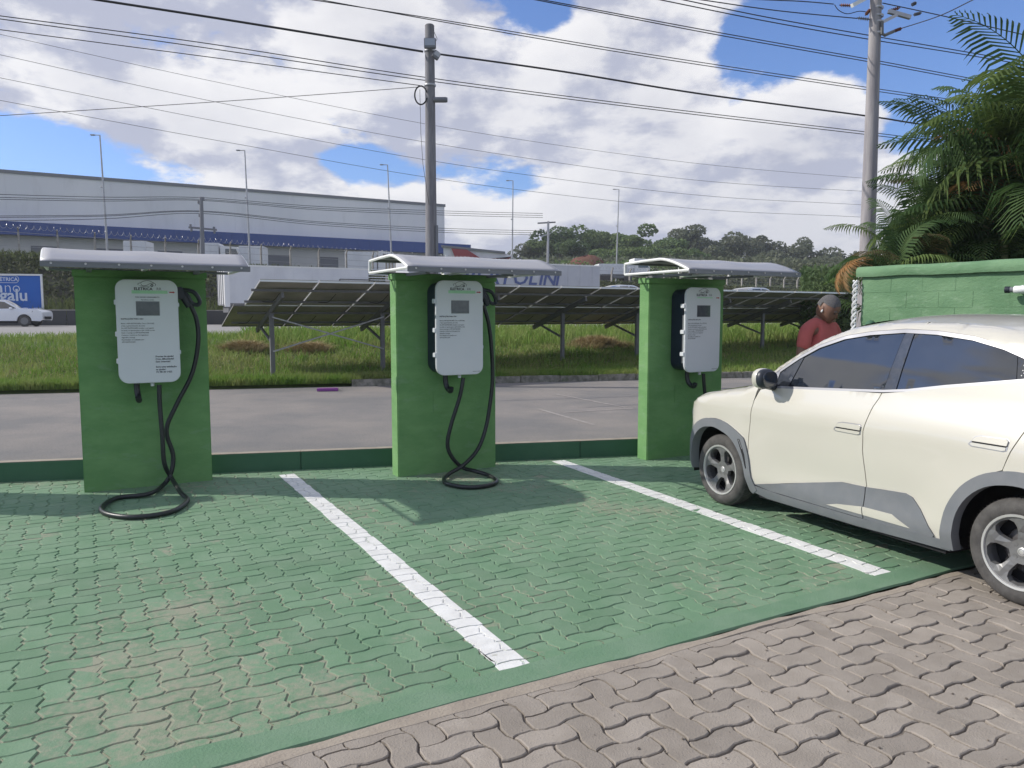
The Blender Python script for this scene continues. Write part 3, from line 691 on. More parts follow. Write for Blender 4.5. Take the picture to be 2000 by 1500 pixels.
# charging cables
def cable(P,airpts,gpts,air2,label,cat='cable'):
    pts=[PL(x,y,P-NN*d,NN) for x,y,d in airpts]+[G(x,y,z) for x,y,z in gpts]+[PL(x,y,P-NN*d,NN) for x,y,d in air2]
    mb=MB(); mb.tube(spline(pts,5),.0205,10); o=mb.build('charging_cable',M_rub,smooth=True,auto=80); setp(o,label,cat,'charging cables')
cable(PB[0],[(311,752,.19),(312,790,.2),(317,850,.22),(321,905,.22),(336,935,.2)],[(353,962,.05),(366,978,.022),(333,1000,.022),(262,1010,.022),(207,1003,.022),(200,989,.022),(231,972,.022),(290,965,.03)],[(319,947,.17),(334,924,.15),(338,888,.13),(325,840,.13),(345,790,.13),(375,730,.14),(387,670,.15),(384,625,.15),(370,592,.15)],'thick black charging cable looping on the ground at the leftmost pillar')
cable(PB[1],[(905,738,.19),(898,775,.19),(881,830,.17),(874,868,.16),(883,893,.16),(903,913,.16)],[(927,920,.05),(956,929,.022),(970,940,.022),(955,948,.022),(916,952,.022),(877,946,.022),(867,937,.022),(878,925,.04)],[(907,907,.25),(934,876,.18),(949,835,.15),(957,790,.14),(962,740,.14),(960,680,.14),(954,630,.15),(944,596,.15)],'thick black charging cable in a loop at the foot of the middle pillar')
cable(PB[2],[(1374,730,.19),(1376,760,.19),(1384,830,.19)],[(1400,893,.03),(1420,885,.022),(1460,880,.022)],[],'black charging cable hanging behind the car bonnet at the right pillar')
# ------------------------------------------------------------ the cream car
ca=G(1400,985); cb=G(1975,1182); cdv=(cb-ca)/np.linalg.norm(cb-ca); cq=np.array([-cdv[1],cdv[0],0.]); 
HW=.857
CAR=thing('parked_car','cream small electric hatchback parked in the right bay, facing the pillar','car',ca+cq*HW,math.atan2(cdv[1],cdv[0]))
# local: x = s rearward, y = to the car's right (away from the camera), z up ; left side is y<0
RRf=.62; xF=-.10; xR=2.62
TM=1.02
def param(t):
    """distance along the waist line -> (s, half width)"""
    if xF<=t<=xR: return t,HW
    if t<xF: ph=min((xF-t)/TM,1)*math.pi/2; e=2/2.7; return xF-RRf*math.sin(ph)**e if ph>1e-9 else xF,HW*max(math.cos(ph),0)**e
    ph=min((t-xR)/TM,1)*math.pi/2; e=2/2.9; return (xR+.56*math.sin(ph)**e if ph>1e-9 else xR),HW*max(math.cos(ph),0)**e
_ts=np.linspace(xF-TM,xR+TM,1500); _ss=np.array([param(t)[0] for t in _ts])
def tof(s): return float(np.interp(s,_ss,_ts))
top_s=[-.72,-.66,-.55,-.45,-.265,0,.2,.30,.42,.66,.87,1.10,1.35,1.60,1.84,2.10,2.34,2.60,2.85,3.0,3.10,3.18]
top_z=[.66,.74,.82,.87,.925,.975,1.01,1.045,1.135,1.305,1.42,1.508,1.543,1.553,1.55,1.535,1.50,1.44,1.36,1.25,1.10,.95]
def zt(s): return float(np.interp(s,top_s,top_z))
def inset(s,z,t=None):
    i=float(np.interp(z,[.15,.2,.3,.5,.8,.93,1.0,1.05,1.25,1.45,1.56],[.06,.035,.004,0,0,.018,.04,.07,.13,.20,.25]))
    i+=.012*math.exp(-((z-.70)/.07)**2)*0
    # sculpted door: shallow hollow low down between the wheels
    i+=.022*math.exp(-((z-.42)/.16)**2)*smooth((s-.5)/.3)*smooth((2.1-s)/.3)
    i-=.010*math.exp(-((z-.86)/.06)**2)
    # arches swell
    for c in (0,2.5): i-=.016*math.exp(-(((s-c)/.42)**2+((z-.45)/.38)**2)**2)
    d=zt(s)-z; Rr=.07
    if d<Rr: d=max(d,0); i+=Rr*(1-math.sqrt(max(0,1-(1-d/Rr)**2)))*.9
    # nose leans back above and tucks below
    return i
def S(t,z,off=0.,side=-1):
    s,w=param(t); nose=max(0,(xF-t)/TM); s2=s
    zr=z
    lean=nose**1.5*(.10*max(0,z-.55)/.3 + .05*max(0,.35-z)/.2)
    tail=max(0,(t-xR)/TM); s2=s+lean-tail**1.5*(.28*max(0,z-.85)/.6)
    k=w/HW
    y=(w-inset(s,z)*min(1,k*1.3)+off*(k if k>.3 else k))
    s2-=off*(nose>0)*math.sin(min(nose,1)*math.pi/2); s2+=off*(tail>0)*math.sin(min(tail,1)*math.pi/2)
    return (s2,side*y,z)
def panel(name,poly,m,parent,off=0.,rim=.018,holes=(),step=.055,sides=(-1,1),label=None,smooth_=True,seg=None):
    pv,pf=cdt(poly,holes,step,seg or step*.6); be=boundary(pf); out=None
    for sd_ in sides:
        V=[S(t,z,off,sd_) for t,z in pv]; n=len(V); V2=list(V); Fa=[f if sd_<0 else tuple(reversed(f)) for f in pf]
        if rim:
            idx={}
            for a,b in be:
                for q in (a,b):
                    if q not in idx: idx[q]=len(V2); V2.append(S(pv[q][0],pv[q][1],off-rim,sd_))
            for a,b in be: f=(a,idx[a],idx[b],b); Fa.append(f if sd_<0 else tuple(reversed(f)))
        o=mesh(name,V2,Fa,m,parent,smooth_)
        try: o.data.set_sharp_from_angle(angle=R(50))
        except Exception: pass
        if label and sd_<0: o['label']=label
        if sd_<0: out=o
    return out
def arc(cx,cz,r,a0,a1,n=14): return [(cx+r*math.cos(R(a0+(a1-a0)*k/n)),cz+r*math.sin(R(a0+(a1-a0)*k/n))) for k in range(n+1)]
CZ=.295
def tz(P): return [(tof(s),z) for s,z in P]
def toppts(s0,s1,n): return [(s,zt(s)) for s in np.linspace(s0,s1,n)]
dgF=[(.425,.245),(.385,.35),(.372,.5),(.372,.64),(.385,.8),(.40,.93),(.43,1.015)]   # fender / front door gap
dgB=[(1.47,.24),(1.477,.35),(1.488,.46),(1.48,.56),(1.46,.70),(1.462,.83),(1.49,.97),(1.525,1.085)]   # front / rear door gap
dgR=[(2.15,.55),(2.40,.745),(2.44,.85),(2.50,1.0),(2.55,1.14),(2.58,1.24)]
belt=[(.43,1.022),(.56,1.037),(.9,1.055),(1.25,1.075),(1.527,1.092),(1.70,1.112),(1.95,1.158),(2.2,1.197),(2.42,1.232),(2.60,1.262)]
wtop=[(.43,1.060),(.577,1.165),(.734,1.272),(.897,1.362),(1.104,1.432),(1.308,1.466),(1.567,1.487),(1.80,1.480),(2.051,1.452),(2.251,1.405),(2.42,1.345),(2.60,1.275)]
wt=[(s,z-.000) for s,z in wtop]
def sh(P,ds=0,dz=0): return [(s+ds,z+dz) for s,z in P]
# dark inner core so that no gap shows daylight
core=[]
cp=[(tof(-.40),.40),(tof(.38),.72),(tof(.45),.26),(tof(2.05),.26),(tof(2.1),.74),(tof(2.9),.74),(tof(2.9),1.1)]+[(tof(s),zt(s)-.035) for s in (2.5,2.1,1.6,1.2,.87,.6,.35,.1,-.2,-.4)]
core=cp
def core_panel():
    poly=[(tof(.40),.28),(tof(2.1),.28),(tof(2.1),.76),(tof(2.85),.76),(tof(2.85),1.05)]+[(tof(s),zt(s)-.06) for s in (2.5,2.1,1.6,1.2,.87,.6,.40)]
    pv,pf=cdt(poly,(),.12)
    mb=MB()
    for sd_ in (-1,1): mb.add([S(t,z,-.035,sd_) for t,z in pv],pf)
    mb.build('inner_shell',M_blk,CAR)
core_panel()
g=.0035
# fender with bumper side (nose to the door gap)
archF=[((-.03+(x+.03)*.91) if x<-.03 else x,z) for x,z in arc(-.03,.29,.445,172,8,18)]
fender=[(-.72,.30),(-.72,.66)]
tn=xF-TM
fpoly=[(tn,.24),(tn,.66)]+[(tof(s),zt(s)) for s in (-.715,-.70,-.66,-.6,-.55,-.45,-.36,-.265,-.15,0,.1,.2,.30,.36)]+[(.40,1.02)]+sh(list(reversed(dgF))[1:],-g)
fpoly=fpoly+[(.40,.29)]+[(tof(s),z) for s,z in reversed(archF) if True]
fpoly=fpoly+[(tof(-.44),.25),(tof(-.60),.24)]
panel('fender',fpoly,M_paint,CAR,0,rim=.03,step=.05,label='cream front fender and bumper side')
# front door below the belt
d1=sh(dgF,g)+[(s,z-.0) for s,z in belt if .44<s<1.52]+sh(list(reversed(dgB)),-g)
d1=[(.428,.262)]+[(s+g,z) for s,z in dgF[1:]]+[(s,z) for s,z in belt if .44<s<1.515]+[(s-g,z) for s,z in reversed(dgB)]
fd=panel('front_door',[(t,z) for t,z in d1],M_paint,CAR,0)
archR=arc(2.5,.295,.45,10,178,18)
d2=[(s+g,z) for s,z in dgB]+[(s,z) for s,z in belt if 1.53<s<2.55]+[(s-g,z) for s,z in list(reversed(dgR))]
d2=[p for p in d2]
# rear door lower edge follows the arch
al=[p for p in arc(2.5,.295,.45,180,112,9)]
d2=[(s+g,z) for s,z in dgB]+[(s,z) for s,z in belt if 1.53<s<2.55]+[(2.57,1.235),(2.5,1.0),(2.44,.85),(2.405,.742)]+list(reversed(al[:-1]))+[(2.05,.245),(1.8,.24)]
rd=panel('rear_door',d2,M_paint,CAR,0)
# rear quarter
q=[(2.588,1.262),(2.575,1.235),(2.507,1.0),(2.447,.85),(2.409,.742)]+[p for p in reversed(arc(2.5,.295,.45,0,101,12))]+[(tof(3.0),.27),(xR+TM,.27),(xR+TM,.95)]+[(tof(s),zt(s)) for s in (3.17,3.14,3.10,3.0,2.85,2.7)]+[(tof(2.66),1.40),(tof(2.62),1.31)]
panel('rear_quarter',q,M_paint,CAR,0)
# roof rail / pillars: band between window tops and roof outline
rail=[(tof(.40),1.025)]+[(s,z+.022) for s,z in wtop]+[(tof(2.66),1.40)]+[(tof(s),zt(s)) for s in (2.7,2.6,2.47,2.34,2.22,2.10,1.97,1.84,1.72,1.60,1.47,1.35,1.22,1.10,.98,.87,.76,.66,.54,.42,.36)]
panel('roof_rail',rail,M_paint,CAR,0,rim=.012,step=.035)
# window surround trim
tr=[(s,z) for s,z in belt]+[(2.615,1.275)]+[(s,z+.020) for s,z in reversed(wtop)]
tin=[(s,z+.016) for s,z in belt if s>.5][:-1]+[(2.54,1.278)]+[(s,z-.004) for s,z in reversed(wtop) if .5<s<2.5]
panel('window_trim',tr,M_trim,CAR,-.002,rim=.01,holes=[tin],step=.05,seg=.03)
def between(s0,s1,top,bot,n=14):
    ss=np.linspace(s0,s1,n); return ss
def glasspoly(a,b,c,d):  # bottom s from a..b, top from c..d (slanted ends)
    bx=[x[0] for x in belt];bz=[x[1]+.017 for x in belt];tx=[x[0] for x in wtop];tz_=[x[1]-.005 for x in wtop]
    P=[(s,float(np.interp(s,bx,bz))) for s in np.linspace(a,b,14)]+[(s,float(np.interp(s,tx,tz_))) for s in np.linspace(d,c,16)]
    return P
panel('front_window',glasspoly(.70,1.523,.78,1.565),M_glass,CAR,-.012,rim=.01,step=.06)
panel('mirror_sail',glasspoly(.50,.692,.50,.772),M_bpil,CAR,-.009,rim=.01,step=.05)
panel('door_pillar',glasspoly(1.529,1.617,1.571,1.637),M_bpil,CAR,-.007,rim=.01,step=.05)
panel('rear_window',glasspoly(1.622,2.36,1.642,2.33),M_glass,CAR,-.012,rim=.01,step=.06)
panel('quarter_window',glasspoly(2.365,2.54,2.335,2.5),M_glass,CAR,-.010,rim=.01,step=.04)
# white dotted print on the quarter window
mb=MB()
for r_ in range(7):
    for c_ in range(7):
        s=2.385+c_*.021+(r_%2)*.0105; z=1.262+r_*.014
        if z<float(np.interp(s,[x[0] for x in wtop],[x[1]-.02 for x in wtop])):
            p=S(s,z,-.0085); rr=.0035+.001*(r_>3); k0=len(mb.v); mb.add([(p[0]+rr*math.cos(q_),p[1]+.0,p[2]+rr*math.sin(q_)) for q_ in np.linspace(0,5.24,6)],[tuple(range(6))])
mb.build('dotted_film',M_wwhite,CAR)
# arch cladding
def ring(c,r0,r1,a0,a1,n=20): return [(tof(x) if x<xF else x,z) for x,z in arc(c,.29,r1,a0,a1,n)]+[(tof(x) if x<xF else x,z) for x,z in arc(c,.29,r0,a1,a0,n)]
ringF_o=[(tof(-.465),.235),(tof(-.465),.32),(tof(-.44),.47),(tof(-.355),.61),(tof(-.23),.695),(-.08,.730),(.08,.722),(.20,.68),(.30,.63),(.335,.60),(.385,.47),(.41,.33),(.455,.215)]; ringF_i=[(.40,.175),(.375,.20),(.345,.33),(.315,.43),(.25,.53),(.15,.61),(0,.655),(-.08,.658),(tof(-.19),.635),(tof(-.29),.565),(tof(-.36),.46),(tof(-.395),.33),(tof(-.40),.24)]
ringF=[tuple(p) for p in spline(ringF_o,3)+spline(ringF_i,3)]
panel('arch_cladding',ringF,M_clad,CAR,.014,rim=.07,step=.04)
rR_o=[(2.04,.20),(2.055,.34),(2.09,.47),(2.17,.60),(2.28,.69),(2.40,.735),(2.52,.75),(2.65,.735),(tof(2.78),.69),(tof(2.88),.60),(tof(2.94),.47),(tof(2.97),.30)]; rR_i=[(tof(2.88),.25),(tof(2.87),.40),(tof(2.80),.54),(tof(2.70),.62),(2.56,.665),(2.44,.665),(2.32,.63),(2.22,.55),(2.155,.44),(2.13,.32),(2.125,.20)]
rR=[tuple(p) for p in spline(rR_o,3)+spline(rR_i,3)]
panel('arch_cladding',rR,M_clad,CAR,.014,rim=.07,step=.04)
# slit in the front arch cladding
panel('air_slit',[(.265,.60),(.285,.605),(.345,.49),(.368,.38),(.36,.375),(.325,.48)],M_blk,CAR,.0165,rim=0,step=.03,sides=(-1,))
panel('slit_highlight',[(.275,.598),(.283,.60),(.325,.53),(.319,.527)],M_trim,CAR,.018,rim=0,step=.03,sides=(-1,))
# door cladding: rises to the middle, with the cream wedge
dc1=[(.44,.262),(.9,.365),(1.28,.448),(1.482,.455),(1.466,.236),(1.2,.236),(.6,.24)]
panel('door_cladding',dc1,M_clad,CAR,.009,rim=.03,step=.05)
dc2=[(1.490,.455),(1.70,.472),(1.79,.478),(1.84,.462),(1.90,.40),(2.0,.262),(1.98,.236),(1.474,.236)]
panel('door_cladding',dc2,M_clad,CAR,.009,rim=.03,step=.05)
panel('sill',[(.42,.25),(.70,.234),(1.4,.232),(2.06,.250),(2.10,.19),(1.4,.165),(.55,.165),(.42,.19)],M_clad,CAR,.012,rim=.12,step=.06)
panel('cream_wedge',[(1.16,.262),(1.26,.290),(1.466,.318),(1.466,.262)],M_paint,CAR,.0125,rim=.004,step=.04)
panel('cream_wedge',[(1.474,.319),(1.70,.322),(1.83,.262),(1.474,.262)],M_paint,CAR,.0125,rim=.004,step=.04)
# handles
def handle(s0,z0,door):
    P=[(s0,z0-.028),(s0+.035,z0+.022),(s0+.07,z0+.032),(s0+.22,z0+.034),(s0+.235,z0+.022),(s0+.228,z0-.035),(s0+.21,z0-.042),(s0+.02,z0-.04)]
    panel('handle_recess',P,M_trim,door,.001,rim=0,step=.03,sides=(-1,))
    Q=[(s0+.022,z0-.006),(s0+.042,z0+.018),(s0+.072,z0+.027),(s0+.215,z0+.029),(s0+.229,z0+.02),(s0+.226,z0-.006)]
    panel('door_handle',Q,M_paint,door,.010,rim=.012,step=.03,sides=(-1,))
    panel('handle_cup',[(s0+.012,z0-.026),(s0+.022,z0-.016),(s0+.222,z0-.016),(s0+.220,z0-.032),(s0+.2,z0-.037),(s0+.03,z0-.035)],M_paint,door,.004,rim=.004,step=.03,sides=(-1,))
    panel('handle_gap',[(s0+.022,z0-.006),(s0+.224,z0-.006),(s0+.222,z0-.016),(s0+.022,z0-.016)],M_blk,door,.003,rim=0,step=.03,sides=(-1,))
handle(1.215,.838,fd); handle(2.195,.885,rd)
# top surfaces
def topsurf(name,s0,s1,m,crown,dz=0,edge=0.0,n=16,ny=10,parent=CAR,holes=None):
    V=[]; ss=np.linspace(s0,s1,n)
    for s in ss:
        t=tof(s); L=S(t,zt(s)); yL=-L[1]-edge
        for k in range(ny+1):
            v=-1+2*k/ny; V.append((L[0],v*yL,L[2]+dz+crown(s)*(1-abs(v)**2.4)))
    return mesh(name,V,[(i*(ny+1)+k,(i+1)*(ny+1)+k,(i+1)*(ny+1)+k+1,i*(ny+1)+k+1) for i in range(n-1) for k in range(ny)],m,parent,True)
topsurf('bonnet',-.719,.30,M_paint,lambda s:.045*smooth((s+.72)/.4),n=24)
topsurf('windscreen',.30,1.10,M_glass,lambda s:.03+.03*smooth((s-.3)/.4),-.002,n=20)
topsurf('roof_panel',1.10,2.86,mat('pale_roof_paint',(.50,.49,.455),.3,coat=.8),lambda s:.045+.012*smooth((s-1.1)/.4)*smooth((2.86-s)/.5)-.015*(s>2.6),-.001,n=26)
topsurf('rear_screen',2.86,3.18,M_glass,lambda s:.02,-.001,n=10)
# wheel wells, underbody
mb=MB()
for c in (0,2.5):
    for sd_ in (-1,1):
        for (x0,z0),(x1,z1) in zip(arc(c-.02,.29,.44,-12,192,16),arc(c-.02,.29,.44,-12,192,16)[1:]): mb.add([(x0,sd_*min(.845,param(tof(x0))[1]-.03),z0),(x1,sd_*min(.845,param(tof(x1))[1]-.03),z1),(x1,sd_*.52,z1),(x0,sd_*.52,z0)],[(0,1,2,3)])
        mb.add([(c-.46,sd_*.52,.15),(c+.42,sd_*.52,.15),(c+.42,sd_*.52,.78),(c-.46,sd_*.52,.78)],[(0,1,2,3)])
mb.box((-.42,-.52,.16),(2.9,.52,.30)).box((.44,-.80,.155),(2.05,.80,.24)); mb.build('underbody',M_blk,CAR)
# headlamp sliver at the nose
panel('headlight',[(tof(-.69),.60),(tof(-.715),.70)]+[(tof(s),z) for s,z in ((-.60,.76),(-.50,.765),(-.46,.72),(-.50,.67),(-.6,.61))],M_lamp,CAR,.003,rim=.02,step=.04)
# mirror
mb=MB(); 
def ellips(c,r,n=14,m=10,p=2.6,mtx=None):
    V=[];Fa=[]
    def sg(v,e): return math.copysign(abs(v)**e,v)
    e=2/p
    for i in range(m+1):
        a=-math.pi/2+math.pi*i/m
        for k in range(n):
            b=2*math.pi*k/n; q_=Vector((r[0]*sg(math.cos(a),e)*sg(math.cos(b),e),r[1]*sg(math.cos(a),e)*sg(math.sin(b),e),r[2]*sg(math.sin(a),e)))
            if mtx is not None: q_=mtx@q_
            V.append((c[0]+q_.x,c[1]+q_.y,c[2]+q_.z))
    for i in range(m):
        for k in range(n): Fa.append((i*n+k,i*n+(k+1)%n,(i+1)*n+(k+1)%n,(i+1)*n+k))
    return V,Fa
for sd_ in (-1,1):
    cy=sd_*(HW+.075)
    V,Fa=ellips((.585,cy,1.118),(.062,.088,.078),18,12,2.4); m1=MB().add(V,Fa).build('mirror_housing',M_paint,CAR,smooth=True,auto=80)
    V,Fa=ellips((.618,cy,1.118),(.05,.086,.076),18,12,2.4); MB().add(V,Fa).build('mirror_shell',M_plast,CAR,smooth=True,auto=80)
    V,Fa=ellips((.667,cy,1.118),(.006,.072,.060),18,12,2.6); MB().add(V,Fa).build('mirror_glass',M_glass,CAR,smooth=True,auto=80)
    MB().tube([(.56,sd_*(HW-.06),1.05),(.58,cy,1.07)],[.035,.025],8).build('mirror_arm',M_plast,CAR,smooth=True)
# wheels
RW=.30
def wheel(c,side):
    w=bpy.data.objects.new('wheel',None); link(w,CAR); w.empty_display_size=.05
    w.location=(c,side*(HW-.022),RW-.004); w.rotation_euler=(0,0,0 if side<0 else math.pi)
    X=Matrix.Rotation(R(90),4,'X')   # local z -> -y (outwards on the left)
    tw=.175
    prof_=[(.208,-.004),(.222,.006),(.245,.008),(.268,.003),(.284,-.008),(.293,-.02),(.298,-.035),(.30,-.06),(.30,-.12),(.296,-.15),(.28,-.168),(.25,-.175),(.21,-.17)]
    MB().lathe(prof_,48,X).build('tyre',M_tyre,w,smooth=True,auto=60)
    mb=MB()
    for k in range(72):
        a=2*math.pi*k/72
        for z0,z1,o in ((-.020,-.055,0),(-.062,-.095,.04),(-.10,-.14,0)):
            Rm=X@Matrix.Rotation(a+o,4,'Z'); mb.add([Rm@Vector(v) for v in ((.2985,-.006,z0),(.3025,-.005,z0),(.3025,.005,z1),(.2985,.006,z1),(.2985,-.010,z0),(.2985,.010,z1))],[(0,1,2,3),(0,4,1),(2,5,3)])
    mb.build('tread',M_tyre,w,kind='stuff')
    # rim barrel and lip
    MB().lathe([(.207,.0),(.205,-.004),(.196,-.008),(.192,-.03),(.19,-.13)],48,X).build('rim_barrel',M_rim,w,smooth=True,auto=50)
    MB().lathe([(.194,-.008),(.197,.003),(.209,.005),(.2115,-.003)],48,X).build('rim_lip',M_rimlip,w,smooth=True)
    # spoke face: disc with five pentagonal windows
    holes=[]
    for k in range(5):
        a0=math.radians(90+36+72*k)
        pts=[(.072,-17),(.112,-24),(.138,-25),(.166,-22),(.184,-14),(.188,0),(.184,14),(.166,22),(.138,25),(.112,24),(.072,17)]
        holes.append([(r*math.cos(a0+R(d)),r*math.sin(a0+R(d))) for r,d in pts])
    disc=[(.199*math.cos(q_),.199*math.sin(q_)) for q_ in np.linspace(0,2*math.pi,49)[:-1]]
    pv,pf=cdt(disc,holes,.028,.022); be=boundary(pf)
    def zz(x,y):
        r=math.hypot(x,y); an=(math.degrees(math.atan2(y,x))-90)%72; an=min(an,72-an)   # distance from spoke centre
        ridge=.010*max(0,1-an/9.)*float(smooth((r-.06)/.05))*float(smooth((.20-r)/.05))
        return float(np.interp(r,[0,.05,.075,.12,.17,.199],[-.034,-.034,-.030,-.024,-.012,-.006]))+ridge
    V=[(x,y,zz(x,y)) for x,y in pv]; V2=list(V); Fa=list(pf); idx={}
    for a,b in be:
        for q_ in (a,b):
            if q_ not in idx: x,y,z=V[q_]; r=math.hypot(x,y); idx[q_]=len(V2); V2.append((x*.985 if r<.19 else x,y*.985 if r<.19 else y,z-.035))
    for a,b in be: Fa.append((a,idx[a],idx[b],b))
    o=mesh('spokes',[X@Vector(v) for v in V2],Fa,M_rim,w,False)
    for k in range(4):
        a=R(45+90*k); MB().lathe([(.0115,.002),(.0105,-.012),(.0,-.012)],10,X@Matrix.Translation((.05*math.cos(a),.05*math.sin(a),-.034))).build('bolt_hole',M_blk,w)
    MB().lathe([(.0,.006),(.018,.006),(.024,.003),(.026,-.004)],20,X@Matrix.Translation((0,0,-.034))).build('hub_cap',M_rimlip,w,smooth=True)
    mb=MB().lathe([(.0165,.0),(.0165,.0008),(.0145,.0008),(.0145,.0)],20,X@Matrix.Translation((0,0,-.0275))); mb.box((-.009,.0282-.034+.0,-.002),(.009,.0,.002)) if False else None
    mb.build('hub_emblem',M_clad,w)
    MB().lathe([(.13,-.085),(.13,-.095),(.03,-.095),(.03,-.07),(.0,-.07)],28,X).build('brake_disc',M_brake,w,smooth=True,auto=30)
    MB().box((.07,.085,-.05),(.13,.115,.06),Matrix.Rotation(0,4,'X')).build('brake_caliper',M_brake,w,bevel=.008)
    MB().lathe([(.197,-.10),(.0,-.11)],28,X).build('wheel_backing',M_blk,w)
for c in (0,2.5):
    for sd_ in (-1,1): wheel(c,sd_)
# ------------------------------------------------------------ person
def skinmesh(name,verts,edges,radii,m,parent,root=0,sub=2):
    me=bpy.data.meshes.new(name); me.from_pydata(verts,edges,[]); o=bpy.data.objects.new(name,me); COL.objects.link(o)
    md=o.modifiers.new('skin','SKIN'); md.use_smooth_shade=True
    for i,r in enumerate(radii):
        sv=me.skin_vertices[0].data[i]; sv.radius=(r,r) if isinstance(r,(int,float)) else r; sv.use_root=(i==root)
    sb=o.modifiers.new('sub','SUBSURF'); sb.levels=sub; sb.render_levels=sub
    bpy.context.view_layer.update(); me2=bpy.data.meshes.new_from_object(o.evaluated_get(bpy.context.evaluated_depsgraph_get())); bpy.data.objects.remove(o)
    me2.name=name; me2.materials.clear(); me2.materials.append(m); me2.polygons.foreach_set('use_smooth',[True]*len(me2.polygons)); o=link(bpy.data.objects.new(name,me2),parent); return o
def person():
    Y=8.05; P=A(1603,615,Y); 
    t=thing('person','man in a faded red t-shirt looking down behind the cream car','person',(P[0],Y,0),R(34))
    # local: facing -y ; x = his left to the viewer's right
    Vv=[(0,0,.98),(0,.01,1.10),(0,.01,1.26),(0,.02,1.42),(0,-.0,1.53),(0,-.03,1.61),  # spine, neck
        (-.22,.0,1.46),(-.33,.0,1.19),(-.31,-.10,.95),(-.25,-.14,.87),   # right arm
        (.22,.0,1.46),(.33,.0,1.19),(.31,-.10,.95),(.25,-.14,.87),
        (-.10,0,.90),(-.12,-.01,.50),(-.12,.03,.09),(-.12,-.13,.045),
        (.10,0,.90),(.12,-.01,.50),(.12,.03,.09),(.12,-.13,.045)]
    Ee=[(0,1),(1,2),(2,3),(3,4),(4,5),(3,6),(6,7),(7,8),(8,9),(3,10),(10,11),(11,12),(12,13),(0,14),(14,15),(15,16),(16,17),(0,18),(18,19),(19,20),(20,21)]
    Rr=[(.17,.13),(.175,.15),(.18,.145),(.17,.115),(.082,.082),(.075,.075),.065,.048,.036,.034,.065,.048,.036,.034,.10,.07,.048,.04,.10,.07,.048,.04]
    body=skinmesh('body',Vv,Ee,Rr,M_skin,t)
    # head with face, tilted down
    hm=Matrix.Translation((0,-.085,1.655))@Matrix.Rotation(R(30),4,'X')@Matrix.Scale(1.12,4)
    V,Fa=ellips((0,0,0),(.086,.106,.128),24,18,2.1)
    V2=[]
    for x,y,z in V:
        v=Vector((x,y,z))
        if z<0: v.x*=1-.22*(-z/.125)**1.5; 
        if y<0 and z<-.02: v.y-=.012*min(1,(-z-.02)/.08)
        if y<0 and abs(x)<.05 and .005<z<.035: v.y+=.006
        if y<0 and abs(abs(x)-.032)<.018 and -.005<z<.02: v.y+=.008
        V2.append(tuple(hm@v))
    mb=MB().add(V2,Fa)
    mb.add(*[ [tuple(hm@Vector(q)) for q in ((-.011,-.098,.012),(.011,-.098,.012),(.018,-.100,-.030),(-.018,-.100,-.030),(0,-.128,-.026),(0,-.104,.018),(0,-.100,-.036))], [(5,0,4),(1,5,4),(2,1,4),(0,3,4),(3,6,4),(6,2,4)]])
    for sx in (-1,1):
        Ve,Fe=ellips((sx*.083,.008,.0),(.010,.020,.032),10,8,2.0); mb.add([tuple(hm@Vector(v)) for v in Ve],Fe)
    for z0,dy,rr in ((-.056,-.108,(.026,.009,.006)),(-.066,-.107,(.023,.009,.007))):
        Ve,Fe=ellips((0,dy,z0),rr,10,6,2.0); mb.add([tuple(hm@Vector(v)) for v in Ve],Fe)
    head=mb.build('head',M_skin,t,smooth=True,auto=80)
    V,Fa=ellips((0,.008,.012),(.090,.108,.127),24,18,2.1); keep=[f for f in Fa if all(V[i][2]>.045-.9*max(0,V[i][1]) for i in f)]
    MB().add([tuple(hm@Vector(v)) for v in V],keep).build('hair',M_hair,head,smooth=True)
    for sx in (-1,1):
        Ve,Fe=ellips((sx*.031,-.094,.008),(.012,.007,.006),8,6,2.); MB().add([tuple(hm@Vector(v)) for v in Ve],Fe).build('eye',M_print,head,smooth=True)
        MB().tube([hm@Vector((sx*.016,-.102,.028)),hm@Vector((sx*.034,-.101,.033)),hm@Vector((sx*.050,-.092,.027))],.0045,6).build('eyebrow',M_hair,head,smooth=True)
    V,Fa=ellips((-.092,-.004,-.012),(.008,.008,.016),8,6,2.); MB().add([tuple(hm@Vector(v)) for v in V],Fa).build('earbud',M_wwhite,head,smooth=True)
    Vs=[(0,0,.96),(0,.01,1.10),(0,.01,1.26),(0,.02,1.42),(0,.0,1.515),(-.235,.0,1.455),(-.305,-.01,1.225),(.235,.0,1.455),(.305,-.01,1.225),(-.11,0.,1.515),(.11,0.,1.515)]
    skinmesh('t_shirt',Vs,[(0,1),(1,2),(2,3),(3,4),(3,9),(9,5),(5,6),(3,10),(10,7),(7,8)],[(.235,.20),(.245,.22),(.245,.20),(.215,.16),(.088,.088),.078,.075,.078,.075,.082,.082],M_shirt,t)
    skinmesh('trousers',[(0,0,.97),(-.10,0,.88),(-.12,-.01,.50),(-.12,.03,.10),(.10,0,.88),(.12,-.01,.50),(.12,.03,.10)],[(0,1),(1,2),(2,3),(0,4),(4,5),(5,6)],[(.18,.14),.12,.09,.075,.12,.09,.075],M_trou,t)
    for sx in (-1,1):
        V,Fa=ellips((sx*.12,-.06,.045),(.05,.14,.045),14,8,2.5); MB().add(V,Fa).build('shoe',M_shoe,t,smooth=True)
        hx=sx*.25; V,Fa=ellips((hx,-.155,.83),(.022,.042,.05),12,8,2.3); hd=MB().add(V,Fa).build('hand',M_skin,t,smooth=True)
        for k,l in enumerate((.065,.075,.07,.055)):
            y=-.125-k*.021; mb=MB(); mb.tube([(hx,y,.80),(hx-sx*.004,y-.004,.80-l*.55),(hx-sx*.016,y-.008,.80-l)],[.010,.009,.007],8); mb.build('finger',M_skin,hd,smooth=True)
